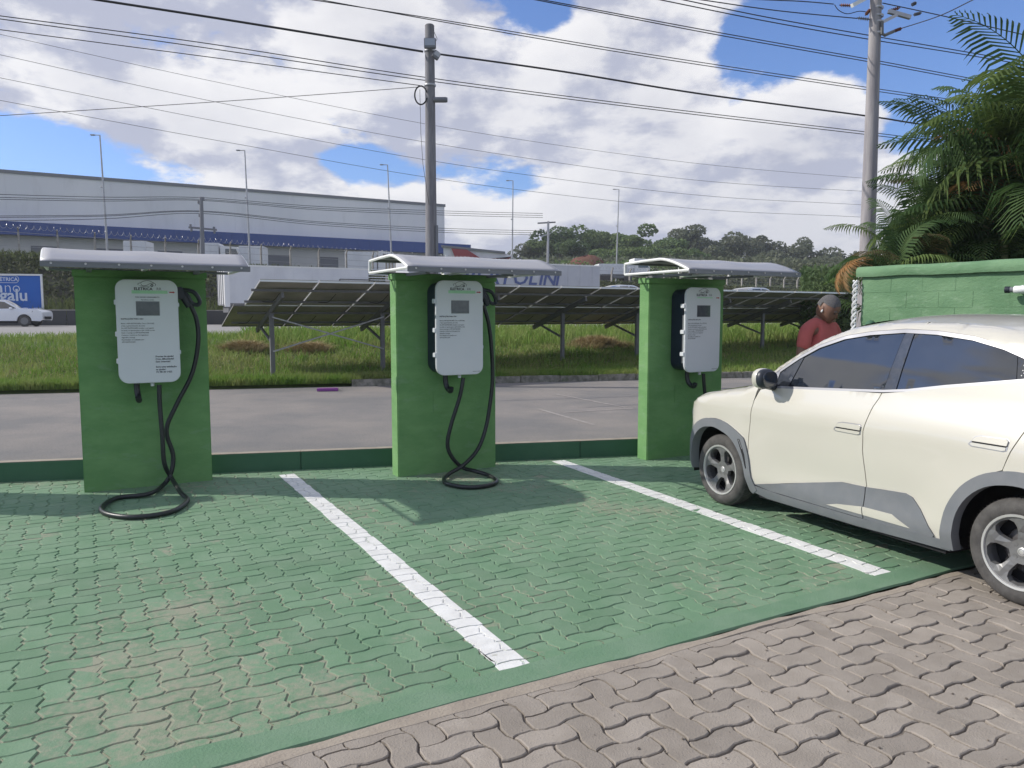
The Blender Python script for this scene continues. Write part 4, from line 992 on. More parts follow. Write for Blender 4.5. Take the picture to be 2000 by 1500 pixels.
        mb=MB(); mb.tube([(hx,-.19,.84),(hx-sx*.012,-.212,.81),(hx-sx*.02,-.215,.785)],[.012,.011,.008],8); mb.build('thumb',M_skin,hd,smooth=True)
person()
# ------------------------------------------------------------ green wall and camera on the right
WA=A(1681,620,10.2); wdir=np.array([math.cos(R(-53)),math.sin(R(-53)),0]); 
gw=thing('green_boundary_wall','rough green rendered boundary wall with rounded coping behind the car','wall',(WA[0],WA[1],0),R(-53))
hw_=2.22
x=0;row=0
mb=MB().box((0,.0028,-.05),(9.5,.16,hw_-.1)); mb.build('wall_body',M_gwall,gw,bevel=.01)
# coursed block faces showing through the render
for r_ in range(7):
    x=-.0+(r_%2)*.2
    while x<6.2:
        L=.39; x1=min(x+L,6.2); 
        if hw_-.16-(r_+1)*.2>-.0: 
            MB().box((x+.002,rng.uniform(-.001,.0025),hw_-.135-(r_+1)*.2+.002),(x1-.002,.03,hw_-.135-r_*.2-.002)).build('block',M_gwall,gw,bevel=.004)
        x+=.39
# sagging coping with uneven lower edge
xs=np.linspace(-.06,9.5,90); V=[]
nz=np.convolve(rng.normal(0,1,100),np.ones(8)/8,'valid')[:90]*.012; nb=np.convolve(rng.normal(0,1,96),np.ones(5)/5,'valid')[:90]*.012
pr=[(-.045,-.13),(-.055,-.09),(-.05,-.03),(-.02,0.),(.08,.012),(.18,0),(.21,-.04),(.21,-.12)]
for x,a,b in zip(xs,nz,nb):
    for k,(y,z) in enumerate(pr): V.append((x,y+(b if k<2 else 0),hw_+z+a+(b if k<2 else 0)))
Fa=[(i*8+k,(i+1)*8+k,(i+1)*8+k+1,i*8+k+1) for i in range(89) for k in range(7)]+[tuple(range(8))]
MB().add(V,Fa).build('coping',M_gwall,gw,smooth=True,auto=45)
# ragged sunlit white render edge at the wall's free end, shaped as twisted strands
edging=thing('white_edging','ragged sunlit white plaster edge at the free left end of the green wall','edging',(WA[0]-.03,WA[1]+.02,0))
mb=MB()
for o_ in (0,math.pi): mb.tube([(-.05+.022*math.cos(z*38+o_)-.03*(2-z)*.3,.022*math.sin(z*38+o_),z) for z in np.linspace(.3,2.05,150)],.016,5)
mb.build('edging_strand',M_wwhite,edging,smooth=True)
# security camera on the wall
cp_=A(1990,566,0.1); 
tpos=None
for k in np.linspace(0,8,400):
    q=WA+wdir*k; v=q-CAM; px=1000+F*(v@rt)/(v@fw)
    if px>1990: tpos=k; break
tpos=tpos or 3.
q=WA+wdir*tpos; zc=A(1990,566,q[1])[2]
cm=thing('security_camera','small white security camera with black hood on the green wall at the right edge','camera',(q[0],q[1],zc),R(-53))
MB().tube([(.02,0,-.02),(.02,-.06,-.02),(.02,-.10,0)],.02,10).build('arm',M_wwhite,cm,smooth=True)
MB().lathe([(.0,.0),(.045,.0),(.05,.01),(.05,.05),(.03,.07)],16,Matrix.Translation((.03,.0,-.0))@Xf).build('base',M_wwhite,cm,smooth=True)
cm2=Matrix.Translation((0,-.12,.0))@Matrix.Rotation(R(-90),4,'Y')@Matrix.Rotation(R(6),4,'X')
MB().lathe([(.0,-.09),(.040,-.09),(.042,-.06),(.042,.02),(.034,.03)],16,cm2).build('housing',M_wwhite,cm,smooth=True)
MB().lathe([(.031,.028),(.031,.07),(.028,.07)],14,cm2).build('barrel',M_clad,cm,smooth=True)
MB().lathe([(.036,.068),(.038,.075),(.038,.115),(.030,.118),(.0,.112)],14,cm2).build('lens_hood',M_plast,cm,smooth=True)
# dark round-topped post tip just behind the car roof
dp=A(1700,632,9.2); post=thing('rounded_post','dark green rounded post top peeking over the car roof at the wall','post',(dp[0],dp[1],0))
MB().lathe([(.055,0),(.055,dp[2]-.02),(.05,dp[2]+.015),(.03,dp[2]+.035),(0,dp[2]+.042)],16).build('shaft',M_kerbg,post,smooth=True)
# ------------------------------------------------------------ palms
def frond_mesh(L,droop,n=34,ll=.42,vee=.35,tw=0.,seed=0,sparse=1.):
    r=np.random.default_rng(seed); V=[];Fa=[]
    def rach(s): # s 0..1, arching curve in xz plane
        a=R(78)-s*droop; return a
    pts=[];x=z=0;N_=26
    for i in range(N_+1):
        pts.append(Vector((x,0,z))); a=R(80)-(i/N_)**1.25*droop; x+=math.cos(a)*L/N_; z+=math.sin(a)*L/N_
    mb=MB(); mb.tube(pts,[.014*(1-.8*i/N_) for i in range(N_+1)],5,False)
    for i in range(n):
        f=.14+.86*i/(n-1); k=f*N_; i0=min(int(k),N_-1); p=pts[i0].lerp(pts[i0+1],k-i0); t=(pts[i0+1]-pts[i0]).normalized(); up_=Vector((0,1,0)).cross(t).normalized()*-1
        l=ll*math.sin(math.pi*min(1,(.18+.80*f)))**.6*(1-.25*f)*r.uniform(.85,1.1)
        for sd_ in (-1,1):
            if r.random()>sparse: continue
            d=(Vector((0,sd_,0))*math.cos(vee)+up_*math.sin(vee)*.6+t*(.55+.5*f)).normalized()
            w=.027*(1.1-.4*f); side=t*w
            m1=p+d*l*.45+Vector((0,0,-.05*l)); e=p+d*l*.92+Vector((0,0,-.70*l*l/ll-.08*r.random()*l)); m2=p+d*l*.75+Vector((0,0,-.27*l))
            mb.add([p-side*.5,p+side*.5,m1+side,m1-side,m2+side*.75,m2-side*.75,e],[(0,1,2,3),(3,2,4,5),(5,4,6)])
    return mb
FR=[]
for k,(L,dr) in enumerate(((2.6,R(95)),(2.3,R(125)),(2.0,R(145)),(2.7,R(80)),(1.9,R(110)))):
    mb=frond_mesh(L,dr,n=29,ll=1.0,seed=k); me=bpy.data.meshes.new('frond'); me.from_pydata([tuple(v) for v in mb.v],[],mb.f); me.update(); FR.append(me)
FRM={}
def frond(parent,loc,rz,tilt,k,m,sc=1.,name='frond'):
    key=(k,m.name)
    if key not in FRM: me=FR[k].copy(); me.materials.append(m); FRM[key]=me
    o=link(bpy.data.objects.new(name,FRM[key]),parent); o.location=loc; o.rotation_euler=(rng.uniform(-.15,.15),tilt,rz); o.scale=(sc,sc,sc); return o
palms=[(1748,480,11.6,10,.58,'low palm clump spilling over the free end of the green wall'),(1812,425,12.2,11,.60,'mid-height palm with bright green fronds beside the concrete pole'),(1890,325,12.5,12,.74,'dark feathery palm with one upright spear frond behind the wall'),
       (1955,265,11.8,14,.88,'palm with orange dying fronds behind the wall'),(2085,290,11.0,14,1.15,'tall palm at the right edge with long drooping fronds'),(1900,480,12.6,10,.8,'shaded inner palm low behind the green wall'),(1790,520,12.0,9,.6,'small dense palm just above the coping of the green wall'),(2010,470,12.0,10,.9,'shaded palm low behind the wall near the security camera')]
for pi,(px,py,Y,nf,sc,lb) in enumerate(palms):
    c=A(px,py,Y); t=thing('palm_tree',lb,'palm',(c[0],c[1],0),0,'palms behind the green wall')
    zc=c[2]-.25
    for s_ in range(3):
        ox,oy=rng.uniform(-.25,.25,2); MB().tube([(ox*1.6,oy*1.6,-.1),(ox,oy,zc*.5),(ox*.4,oy*.4,zc)],[.06,.05,.04],8).build('stem',M_stem,t,smooth=True)
    for f in range(nf+12):
        a=2*math.pi*f/(nf+12)*1.0+rng.uniform(-.3,.3)+2.4*f; ti=rng.uniform(-.1,.55) if f%3 else rng.uniform(-.35,.05)
        m=M_palm if rng.random()>.12 else M_palml
        if pi in (3,) and f%6==0: m=M_palmd
        if pi in (0,2,6) and f%9==4: m=M_palmo
        frond(t,(rng.uniform(-.1,.1),rng.uniform(-.1,.1),zc-rng.uniform(0,1.)**2*1.6),a,ti,int(rng.integers(0,5)),m,sc*rng.uniform(.8,1.05))
c=A(1893,330,11.4); sp_t=COL.objects['palm_tree.002']; sl_=sp_t.location
for k_ in (-.12,.05,.2): frond(sp_t,(c[0]-sl_.x+k_,c[1]-sl_.y,c[2]-.4),R(170+60*k_),-.12,3,M_palm,.72)
# one upright spear frond, dead fronds hanging at the wall end
c=A(1893,330,12.2); 
dead=thing('dead_palm_frond','dead orange brown palm frond hanging at the free end of the green wall','palm frond')
for k in range(2):
    p=A(1705,520-k*12,10.6); frond(dead,(p[0],p[1],p[2]),R(180+k*25-20),1.0+.2*k,2,M_palmd,.36)
# leafy mass filling the shade behind the wall
def leafcloud(n,fn,size,name,m,parent=None,kind=None,flat=.0):
    P=np.array([fn() for _ in range(n)]); a=rng.normal(0,1,(n,3)); a/=np.linalg.norm(a,axis=1)[:,None]; b=np.cross(a,rng.normal(0,1,(n,3))); b/=np.linalg.norm(b,axis=1)[:,None]
    s=(size*rng.uniform(.6,1.3,n))[:,None]; V=np.stack([P-a*s,P-b*s*.45,P+a*s,P+b*s*.45],1).reshape(-1,3); k=np.arange(n)[:,None]*4
    return npmesh(name,V,k+np.array([0,1,2,3]),m,parent,kind)
b0=A(1775,560,12.8);b1=A(2100,560,12.6)
def shade():
    f=rng.random(); p=b0+(b1-b0)*f; top=3.1+f*2.3; return np.array([p[0]+rng.uniform(-.3,.3),p[1]+rng.uniform(-.4,.6),rng.uniform(1.2,top)])
o=leafcloud(16000,shade,.15,'undergrowth',M_palm); setp(o,kind='stuff')
# ------------------------------------------------------------ poles and wires
def pole(name,px,Y,py0,py1,r0,r1,label,zb=0.):
    b=A(px[0],py0,Y); tp=A(px[1],py1,Y); t=thing(name,label,'utility pole',(b[0],b[1],zb)); dz=tp[2]-zb
    t['_h']=dz; 
    mb=MB(); mb.tube([(0,0,-.2),( (tp[0]-b[0])*.5,0,dz*.5),(tp[0]-b[0],0,dz-.02),(tp[0]-b[0],0,dz)],[r0,(r0+r1)/2,r1,r1*.8],18); mb.build('shaft',M_polec,t,smooth=True,auto=40); del t['_h']; return t,dz
Y1=17.2
p1,_=pole('utility_pole',(843,839),Y1,600,48,.145,.10,'leaning-free concrete utility pole with floodlights behind the middle charger')
p1.children[0].data.materials[0]=M_polec2
p1['label']='weathered concrete utility pole with two floodlights behind the middle charger'
def lp(px,py,Y,t): q=A(px,py,Y); return Vector((q[0]-t.location.x,q[1]-t.location.y,q[2]-t.location.z))
def flood(px,py,w,h,rz,rx,t):
    o=lp(px,py,Y1-.22,t); mt=Matrix.Translation(o)@Matrix.Rotation(rz,4,'Z')@Matrix.Rotation(rx,4,'Y')
    f=MB().box((-w/2,-.05,-h/2),(w/2,.04,h/2),mt).build('floodlight',M_lip,t,bevel=.01)
    MB().box((-w/2+.015,-.056,-h/2+.05),(w/2-.015,-.05,h/2-.015),mt).build('lens',M_lamp,f)
    return f
flood(840,85,.25,.21,0,0,p1); flood(852,108,.15,.16,.4,R(30),p1)
mb=MB(); o=lp(845,120,Y1,p1); mb.tube([lp(846,58,Y1-.1,p1),lp(854,76,Y1-.15,p1),lp(851,80,Y1-.2,p1)],.006,5); mb.build('floodlight_lead',M_wire,p1)
for py in (100,167): MB().lathe([(.125,-.02),(.13,0),(.125,.02)],16,Matrix.Translation(lp(840,py,Y1,p1))).build('steel_band',M_metal,p1,smooth=True)
MB().lathe([(0,-.3),(.05,-.3),(.06,-.26),(.06,-.0),(.04,.02)],14,Matrix.Translation(lp(847,195,Y1-.05,p1))@Matrix.Rotation(R(-90),4,'Y')).build('splice_enclosure',M_lip,p1,smooth=True)
mb=MB(); c=lp(822,186,Y1-.1,p1)
for k in range(3): mb.tube([(c.x+(.165+.012*k)*math.cos(q_)*.75,c.y,c.z+(.185+.01*k)*math.sin(q_)) for q_ in np.linspace(.3,2*math.pi-.3,24)],.007,5)
mb.build('cable_coil',M_wire,p1,smooth=True)
mb=MB(); mb.tube([lp(820,175,Y1-.12,p1),lp(822,260,Y1-.14,p1),lp(826,320,Y1-.14,p1),lp(838,400,Y1-.14,p1)],.005,5); mb.build('drop_wire',M_wire,p1)
mb=MB(); mb.tube([lp(853,440,Y1-.1,p1),lp(854,600,Y1-.1,p1)],.03,8); mb.build('conduit',M_lip,p1,smooth=True)
Y2=15.4
p2,_=pole('utility_pole',(1691,1713),Y2,600,-60,.17,.10,'tall pale concrete utility pole with insulators beside the palms')
def insul(a,b,t,r=.035,n=5):
    a=lp(*a,t);b=lp(*b,t); mb=MB(); d=(b-a); pr=[]
    q=d.to_track_quat('Z','Y').to_matrix().to_4x4(); q.translation=a; L=d.length
    prof_=[]
    for k in range(n): z=L*(.1+.8*k/n); prof_+=[(.012,z),(r,z+L*.05),(.014,z+L*.1)]
    mb.lathe([(.012,0)]+prof_+[(.012,L)],10,q); return mb.build('insulator',M_rust if rng.random()<.5 else M_lip,t,smooth=True)
for a,b in (((1640,10,Y2),(1664,11,Y2)),((1674,35,Y2),(1700,38,Y2)),((1735,22,Y2),(1758,15,Y2)),((1746,61,Y2),(1762,55,Y2)),((1784,29,Y2),(1800,25,Y2)),((1780,10,Y2),(1790,5,Y2)),((1700,18,Y2),(1690,30,Y2))): insul(a,b,p2)
mb=MB(); mb.bar(lp(1664,11,Y2-.1,p2),lp(1700,-8,Y2,p2),.07); mb.build('crossarm',M_cframe,p2)
mb=MB(); mb.bar(lp(1722,44,Y2-.1,p2),lp(1752,29,Y2,p2),.06); mb.bar(lp(1735,22,Y2,p2),lp(1778,34,Y2,p2),.07); mb.build('crossarm',M_metal,p2)
mb=MB(); mb.tube([lp(1723,42,Y2-.12,p2),lp(1723,66,Y2-.12,p2),lp(1728,69,Y2-.12,p2),lp(1746,61,Y2,p2)],.03,8); mb.build('bracket',M_dsteel,p2,smooth=True)
for py in (16,32,44,66): MB().lathe([(.115,-.02),(.122,0),(.115,.02)],16,Matrix.Translation(lp(1713,py,Y2,p2))).build('steel_band',M_metal,p2,smooth=True)
mb=MB(); mb.tube(spline([lp(1630,9,Y2,p2),lp(1638,20,Y2,p2),lp(1655,27,Y2,p2),lp(1678,22,Y2,p2),lp(1695,24,Y2,p2)],5),.008,5); mb.build('jumper_wire',M_wire,p2)
def wire(pts,r,label,Ya,Yb,grp='overhead power lines',cat='cable',name='overhead_wire'):
    (x0,y0),(x1,y1)=pts[0],pts[-1]; P=[]
    for x,y in pts:
        # depth on the straight ground run between both ends
        a=A(x0,600,Ya);b=A(x1,600,Yb); rr=(x-1000)/F*.99; d=b-a; k=(rr*a[1]-a[0])/(d[0]-rr*d[1]) if abs(d[0]-rr*d[1])>1e-6 else 0
        P.append(A(x,y,a[1]+d[1]*k))
    o=MB().tube(spline(P,8),r,5).build(name,M_wire,smooth=True); setp(o,label,cat,grp); return o
def ext(pts,x0,x1):
    P=list(pts)
    if x0 is not None: (a,b),(c,d)=P[0],P[1]; P=[(x0,b+(b-d)/(a-c)*(x0-a)*1.02)]+P
    if x1 is not None: (a,b),(c,d)=P[-1],P[-2]; P=P+[(x1,b+(b-d)/(a-c)*(x1-a)*.95)]
    return P
Wd=[([(191,0),(450,40),(826,101)],-60,None,.024,14,Y1,'thick black bundled cable from the upper left to the top of the middle pole'),
 ([(858,106),(1100,140),(1372,184),(1696,227),(1800,243)],None,2100,.022,Y1,22,'thick black bundled cable running right from the top of the middle pole'),
 ([(0,31),(405,85),(830,151),(1251,206),(1694,258),(1800,271)],-120,2100,.010,15,22,'upper of the close wire pair passing just above the cable coil'),
 ([(0,37),(405,94),(830,157),(1251,211),(1694,263),(1800,275)],-120,2100,.010,15,22,'lower of the close wire pair passing just above the cable coil'),
 ([(0,58),(450,117),(820,167)],-120,None,.009,15,Y1,'thin cable sloping down from the left to the cable coil'),
 ([(0,226),(450,197),(818,170)],-120,None,.007,16,Y1,'thin cable rising from the left edge to the cable coil'),
 ([(0,67),(450,166),(900,254),(1350,318),(1710,350)],-120,1850,.011,38,60,'topmost of the four far thin wires in the lower sky'),
 ([(0,107),(450,205),(900,289),(1350,351),(1710,375)],-120,1850,.012,38,60,'second of the four far thin wires in the lower sky'),
 ([(0,152),(450,242),(900,323),(1350,380),(1665,399)],-120,1850,.012,38,60,'third of the four far thin wires in the lower sky'),
 ([(0,196),(450,279),(900,356),(1350,407),(1642,422)],-120,1850,.012,38,60,'lowest of the four far thin wires in the lower sky'),
 ([(612,0),(900,45),(1260,105),(1696,171),(1950,207)],500,2100,.010,16,22,'upper wire of the pair that leaves the top edge above the middle pole'),
 ([(628,0),(900,49),(1260,110),(1696,176),(1950,212)],500,2100,.010,16,22,'lower wire of the pair that leaves the top edge above the middle pole'),
 ([(1062,0),(1395,62),(1699,116),(1800,135),(1960,165)],980,2100,.010,15,20,'upper wire of the pair that leaves the top edge centre'),
 ([(1048,0),(1395,67),(1699,121),(1800,140),(1960,170)],980,2100,.010,15,20,'lower wire of the pair that leaves the top edge centre'),
 ([(1291,0),(1500,42),(1699,77),(1850,101),(2000,126)],1200,2100,.010,14,18,'lower wire of the pair crossing the top of the right pole'),
 ([(1336,0),(1500,34),(1703,70),(1850,95),(2000,121)],1250,2100,.010,14,18,'upper wire of the pair crossing the top of the right pole'),
 ([(1372,0),(1520,21),(1674,36)],1300,None,.010,14,Y2,'single wire ending at the left insulator of the right pole'),
 ([(1503,0),(1570,3),(1628,8)],1450,None,.010,14,Y2,'single wire at the very top left of the right pole'),
 ([(1724,6),(1850,33),(2000,68)],None,2100,.010,Y2,18,'wire sloping right from the crown of the right pole'),
 ([(1762,55),(1835,31),(1900,0)],None,1960,.009,Y2,12,'wire rising right from the bracket insulator of the right pole')]
for pts_,x0,x1,r,Ya,Yb,lb in Wd: wire(ext(pts_,x0,x1),r,lb,Ya,Yb)
# tall slim yard lamp poles
for (bx,tx,ty,Y,lb) in ((212,195,264,64,'leftmost tall slim yard lamp pole above the left canopy'),(489,478,294,70,'tall slim yard lamp pole second from the left'),(766,757,322,77,'tall slim yard lamp pole left of the concrete utility pole'),(1000,1002,353,86,'tall slim yard lamp pole right of the grey warehouse'),(1203,1209,370,96,'tall slim yard lamp pole in front of the hill trees')):
    b=A(bx,515,Y); tp=A(tx,ty,Y); t=thing('yard_lamp',lb,'lamp post',(b[0],b[1],5.3),0,'tall yard lamp poles'); dx=tp[0]-b[0]; dz=tp[2]-5.3
    mb=MB(); mb.tube([(0,0,-1),(dx*.5,0,dz*.5),(dx,0,dz)],[.10,.08,.05],10); mb.build('shaft',M_metal,t,smooth=True)
    mb=MB(); mb.tube([(dx,0,dz),(dx-.5,0,dz+.02)],.035,6); mb.build('arm',M_metal,t); MB().box((dx-.75,-.12,dz-.03),(dx-.42,.12,dz+.06)).build('lamp_head',M_metal,t,bevel=.02)
    MB().tube([(dx*.6,0,dz*.62),(dx*.6-.2,0,dz*.62)],.06,6).build('bracket',M_metal,t)
# distribution pole before the warehouse
t=thing('distribution_pole','dark wooden distribution pole with crossarm in front of the warehouse','utility pole'); Yd=58; b=A(396,520,Yd); t.location=(b[0],b[1],5.2)
mb=MB(); mb.tube([(0,0,0),lp(393,385,Yd,t)],[.18,.13],10); mb.build('shaft',M_lip,t,smooth=True)
mb=MB(); mb.bar(lp(369,444,Yd,t),lp(423,449,Yd,t),.14); mb.build('crossarm',M_lip,t)
for x,y in ((388,394),(390,421),(372,441),(418,446),(374,449),(419,453),(397,388)): MB().tube([lp(x,y-3,Yd,t),lp(x,y+3,Yd,t)],.09,8).build('insulator',M_lip,t,smooth=True)
MB().bar(lp(387,396,Yd,t),lp(394,402,Yd,t),.1).build('bracket',M_lip,t)
for l_,r_,nm in (((0,380),(868,412),'topmost'),((0,386),(868,416),'second'),((0,390),(868,420),'third'),((0,424),(868,446),'fourth'),((0,427),(868,450),'fifth'),((0,434),(868,454),'lowest')):
    ym=386+(l_[1]-380)*.55 if l_[1]<400 else 412+(l_[1]-424)*.5
    wire([(-60,l_[1]-2),(200,(l_[1]+ym)/2+2),(393,ym),(620,(ym+r_[1])/2+4),(868,r_[1]),(1060,r_[1]+5)],.022,nm+' of the six thin wires strung across the front of the warehouse',55,78,'wires in front of the warehouse')
# hill pole
t=thing('distribution_pole','thin grey distribution pole in front of the hill trees','utility pole'); Yd=95; b=A(1069,510,Yd); t.location=(b[0],b[1],5.4)
mb=MB(); mb.tube([(0,0,0),lp(1071,432,Yd,t)],[.18,.13],8); mb.build('shaft',M_metal,t,smooth=True); MB().bar(lp(1050,436,Yd,t),lp(1085,434,Yd,t),.16).build('crossarm',M_lip,t); MB().bar(lp(1056,462,Yd,t),lp(1076,456,Yd,t),.14).build('crossarm',M_metal,t)
# ------------------------------------------------------------ solar table
sp0=A(530,615,18.0); sroot=thing('solar_array','long tilted solar panel table on steel posts seen from underneath','solar panels',(sp0[0],sp0[1],0),T3)
yn,yfz=-1.5,1.85; zn,zf=2.33,1.33
def sz(y): return zn+(zf-zn)*(y-yn)/(yfz-yn)
mw=1.28; nx=19; x0=-.55
for k in range(nx):
    for j,(ya,yb) in enumerate(((yn,(yn+yfz)/2-.008),((yn+yfz)/2+.008,yfz))):
        xa=x0+k*mw; xb=xa+mw-.05
        if k==0: xa+= -.25*j
        mb=MB().add([(xa,ya,sz(ya)),(xb,ya,sz(ya)),(xb,yb,sz(yb)),(xa,yb,sz(yb)),(xa,ya,sz(ya)+.03),(xb,ya,sz(ya)+.03),(xb,yb,sz(yb)+.03),(xa,yb,sz(yb)+.03)],[(0,3,2,1),(4,5,6,7),(0,1,5,4),(1,2,6,5),(2,3,7,6),(3,0,4,7)])
        p=mb.build('solar_panel',M_pvb,sroot)
        mb=MB()
        for (a,b) in (((xa,ya),(xb,ya)),((xa,yb),(xb,yb)),((xa,ya),(xa,yb)),((xb,ya),(xb,yb))): mb.bar((a[0],a[1],sz(a[1])-.005),(b[0],b[1],sz(b[1])-.005),.016,.04)
        mb.build('frame',M_alu if j==0 else M_dsteel,p)
        MB().box((xa+.5,(ya+yb)/2-.25,sz((ya+yb)/2-.25)-.035),(xa+.62,(ya+yb)/2-.15,sz((ya+yb)/2-.2)-.005)).build('junction_box',M_plast,p)
        mb=MB(); mb.tube(spline([(xa+.55,(ya+yb)/2-.2,sz((ya+yb)/2)-.0),(xa+.45,(ya+yb)/2+.1,sz((ya+yb)/2)-.18),(xa+.3,(ya+yb)/2+.4,sz((ya+yb)/2+.4)-.06)],3),.008,4); mb.build('panel_cable',M_wire,p)
Lx=nx*mw
for yy in (-1.05,-.25,.60,1.40):
    MB().box((x0-.1,yy-.02,sz(yy)-.085),(x0+Lx,yy+.02,sz(yy)-.03)).build('purlin',M_dsteel,sroot)
for k in range(9):
    x=k*2.72; w=W3(0,0); wx=sp0+U3*x; zg=ground_z(wx[0],wx[1])-.1
    po=MB().box((x-.05,-.04,zg),(x+.05,.04,sz(0)-.2)).build('post',M_dsteel,sroot)
    MB().bar((x,-1.15,sz(-1.15)-.19),(x,1.6,sz(1.6)-.19),.06,.12).build('rafter',M_dsteel,po)
    MB().bar((x,0,.95),(x,1.2,sz(1.2)-.22),.05).build('strut',M_dsteel,po)
MB().bar((0,-.06,1.55),(2.72,-.06,.75),.05,.03).build('brace',M_metal,sroot)
MB().bar((0,-.10,.75),(2.72,-.10,1.55),.05,.03).build('brace',M_metal,sroot)
# ------------------------------------------------------------ highway barrier, billboard, vehicles
bw=thing('retaining_barrier','low dark concrete barrier along the foot of the scrubby bank','barrier',W3(-60,55.2,ZH),T3)
M_dconc=mat('dark_stained_concrete',(.06,.062,.065),.9,var=(.085,.085,.085),vscale=.5)
for k in range(44): MB().box((k*4,0,-.1),(k*4+3.97,.3,.92)).build('barrier_block',M_dconc,bw)
MB().box((0,.02,.92),(176,.28,.98)).build('coping_strip',M_conc,bw)
def bank_frame(px,py,n):
    u=at3(px,n); P=W3(u,n); d=ray(px,py); return u,P
# billboard
u0,PBb=bank_frame(87,570,56.0); Yb=PBb[1]; zt_=A(87,537,Yb)[2]; zb_=A(87,603,Yb)[2]; hb=zt_-zb_
bb=thing('billboard','blue roadside billboard with white lettering on the bank at the left edge','billboard',(PBb[0],PBb[1],zb_),R(12))
Wb=7.2
MB().box((-Wb,0,0),(0,.12,hb)).build('face_board',M_bb,bb)
mb=MB(); 
for a,b in (((-Wb,0,hb),(0.1,0,hb)),((-Wb,0,0),(.1,0,0)),((.05,0,-.6),(.05,0,hb)),((-Wb,0,-.6),(-Wb,0,hb))): mb.bar((a[0],-.03,a[2]),(b[0],-.03,b[2]),.10)
mb.build('frame',M_cframe,bb)
for x in (-.6,-3.6,-6.6): MB().box((x-.08,.12,-1.4),(x+.08,.28,hb)).build('support_post',M_conc,bb)
kx=(87/F*Yb)
def bbx(px): return -(87-px)/F*Yb*.95
text('tem',.95,put(bbx(17),-.02,hb*.62),M_bbt,bb,'billboard_text',.022,'RIGHT',1.0)
text('no',.95,put(bbx(18.5),-.02,hb*.62),M_bbt,bb,'billboard_text',-.014,'LEFT',.95)
text('magalu',1.02,put(bbx(62),-.02,hb*.385),M_bbt,bb,'billboard_text',.02,'RIGHT',.98)
text('ELÉTRICA',.30,put(bbx(45),-.02,hb*.86),M_bbt,bb,'billboard_text',.006,'RIGHT')
mb=MB(); pl=rrect(3.6,.42,.2,5,bbx(47)-1.8,hb*.865); mb.tube([(x,-.02,z) for x,z in pl+[pl[0]]],.018,4); mb.build('text_outline',M_bbt,bb)
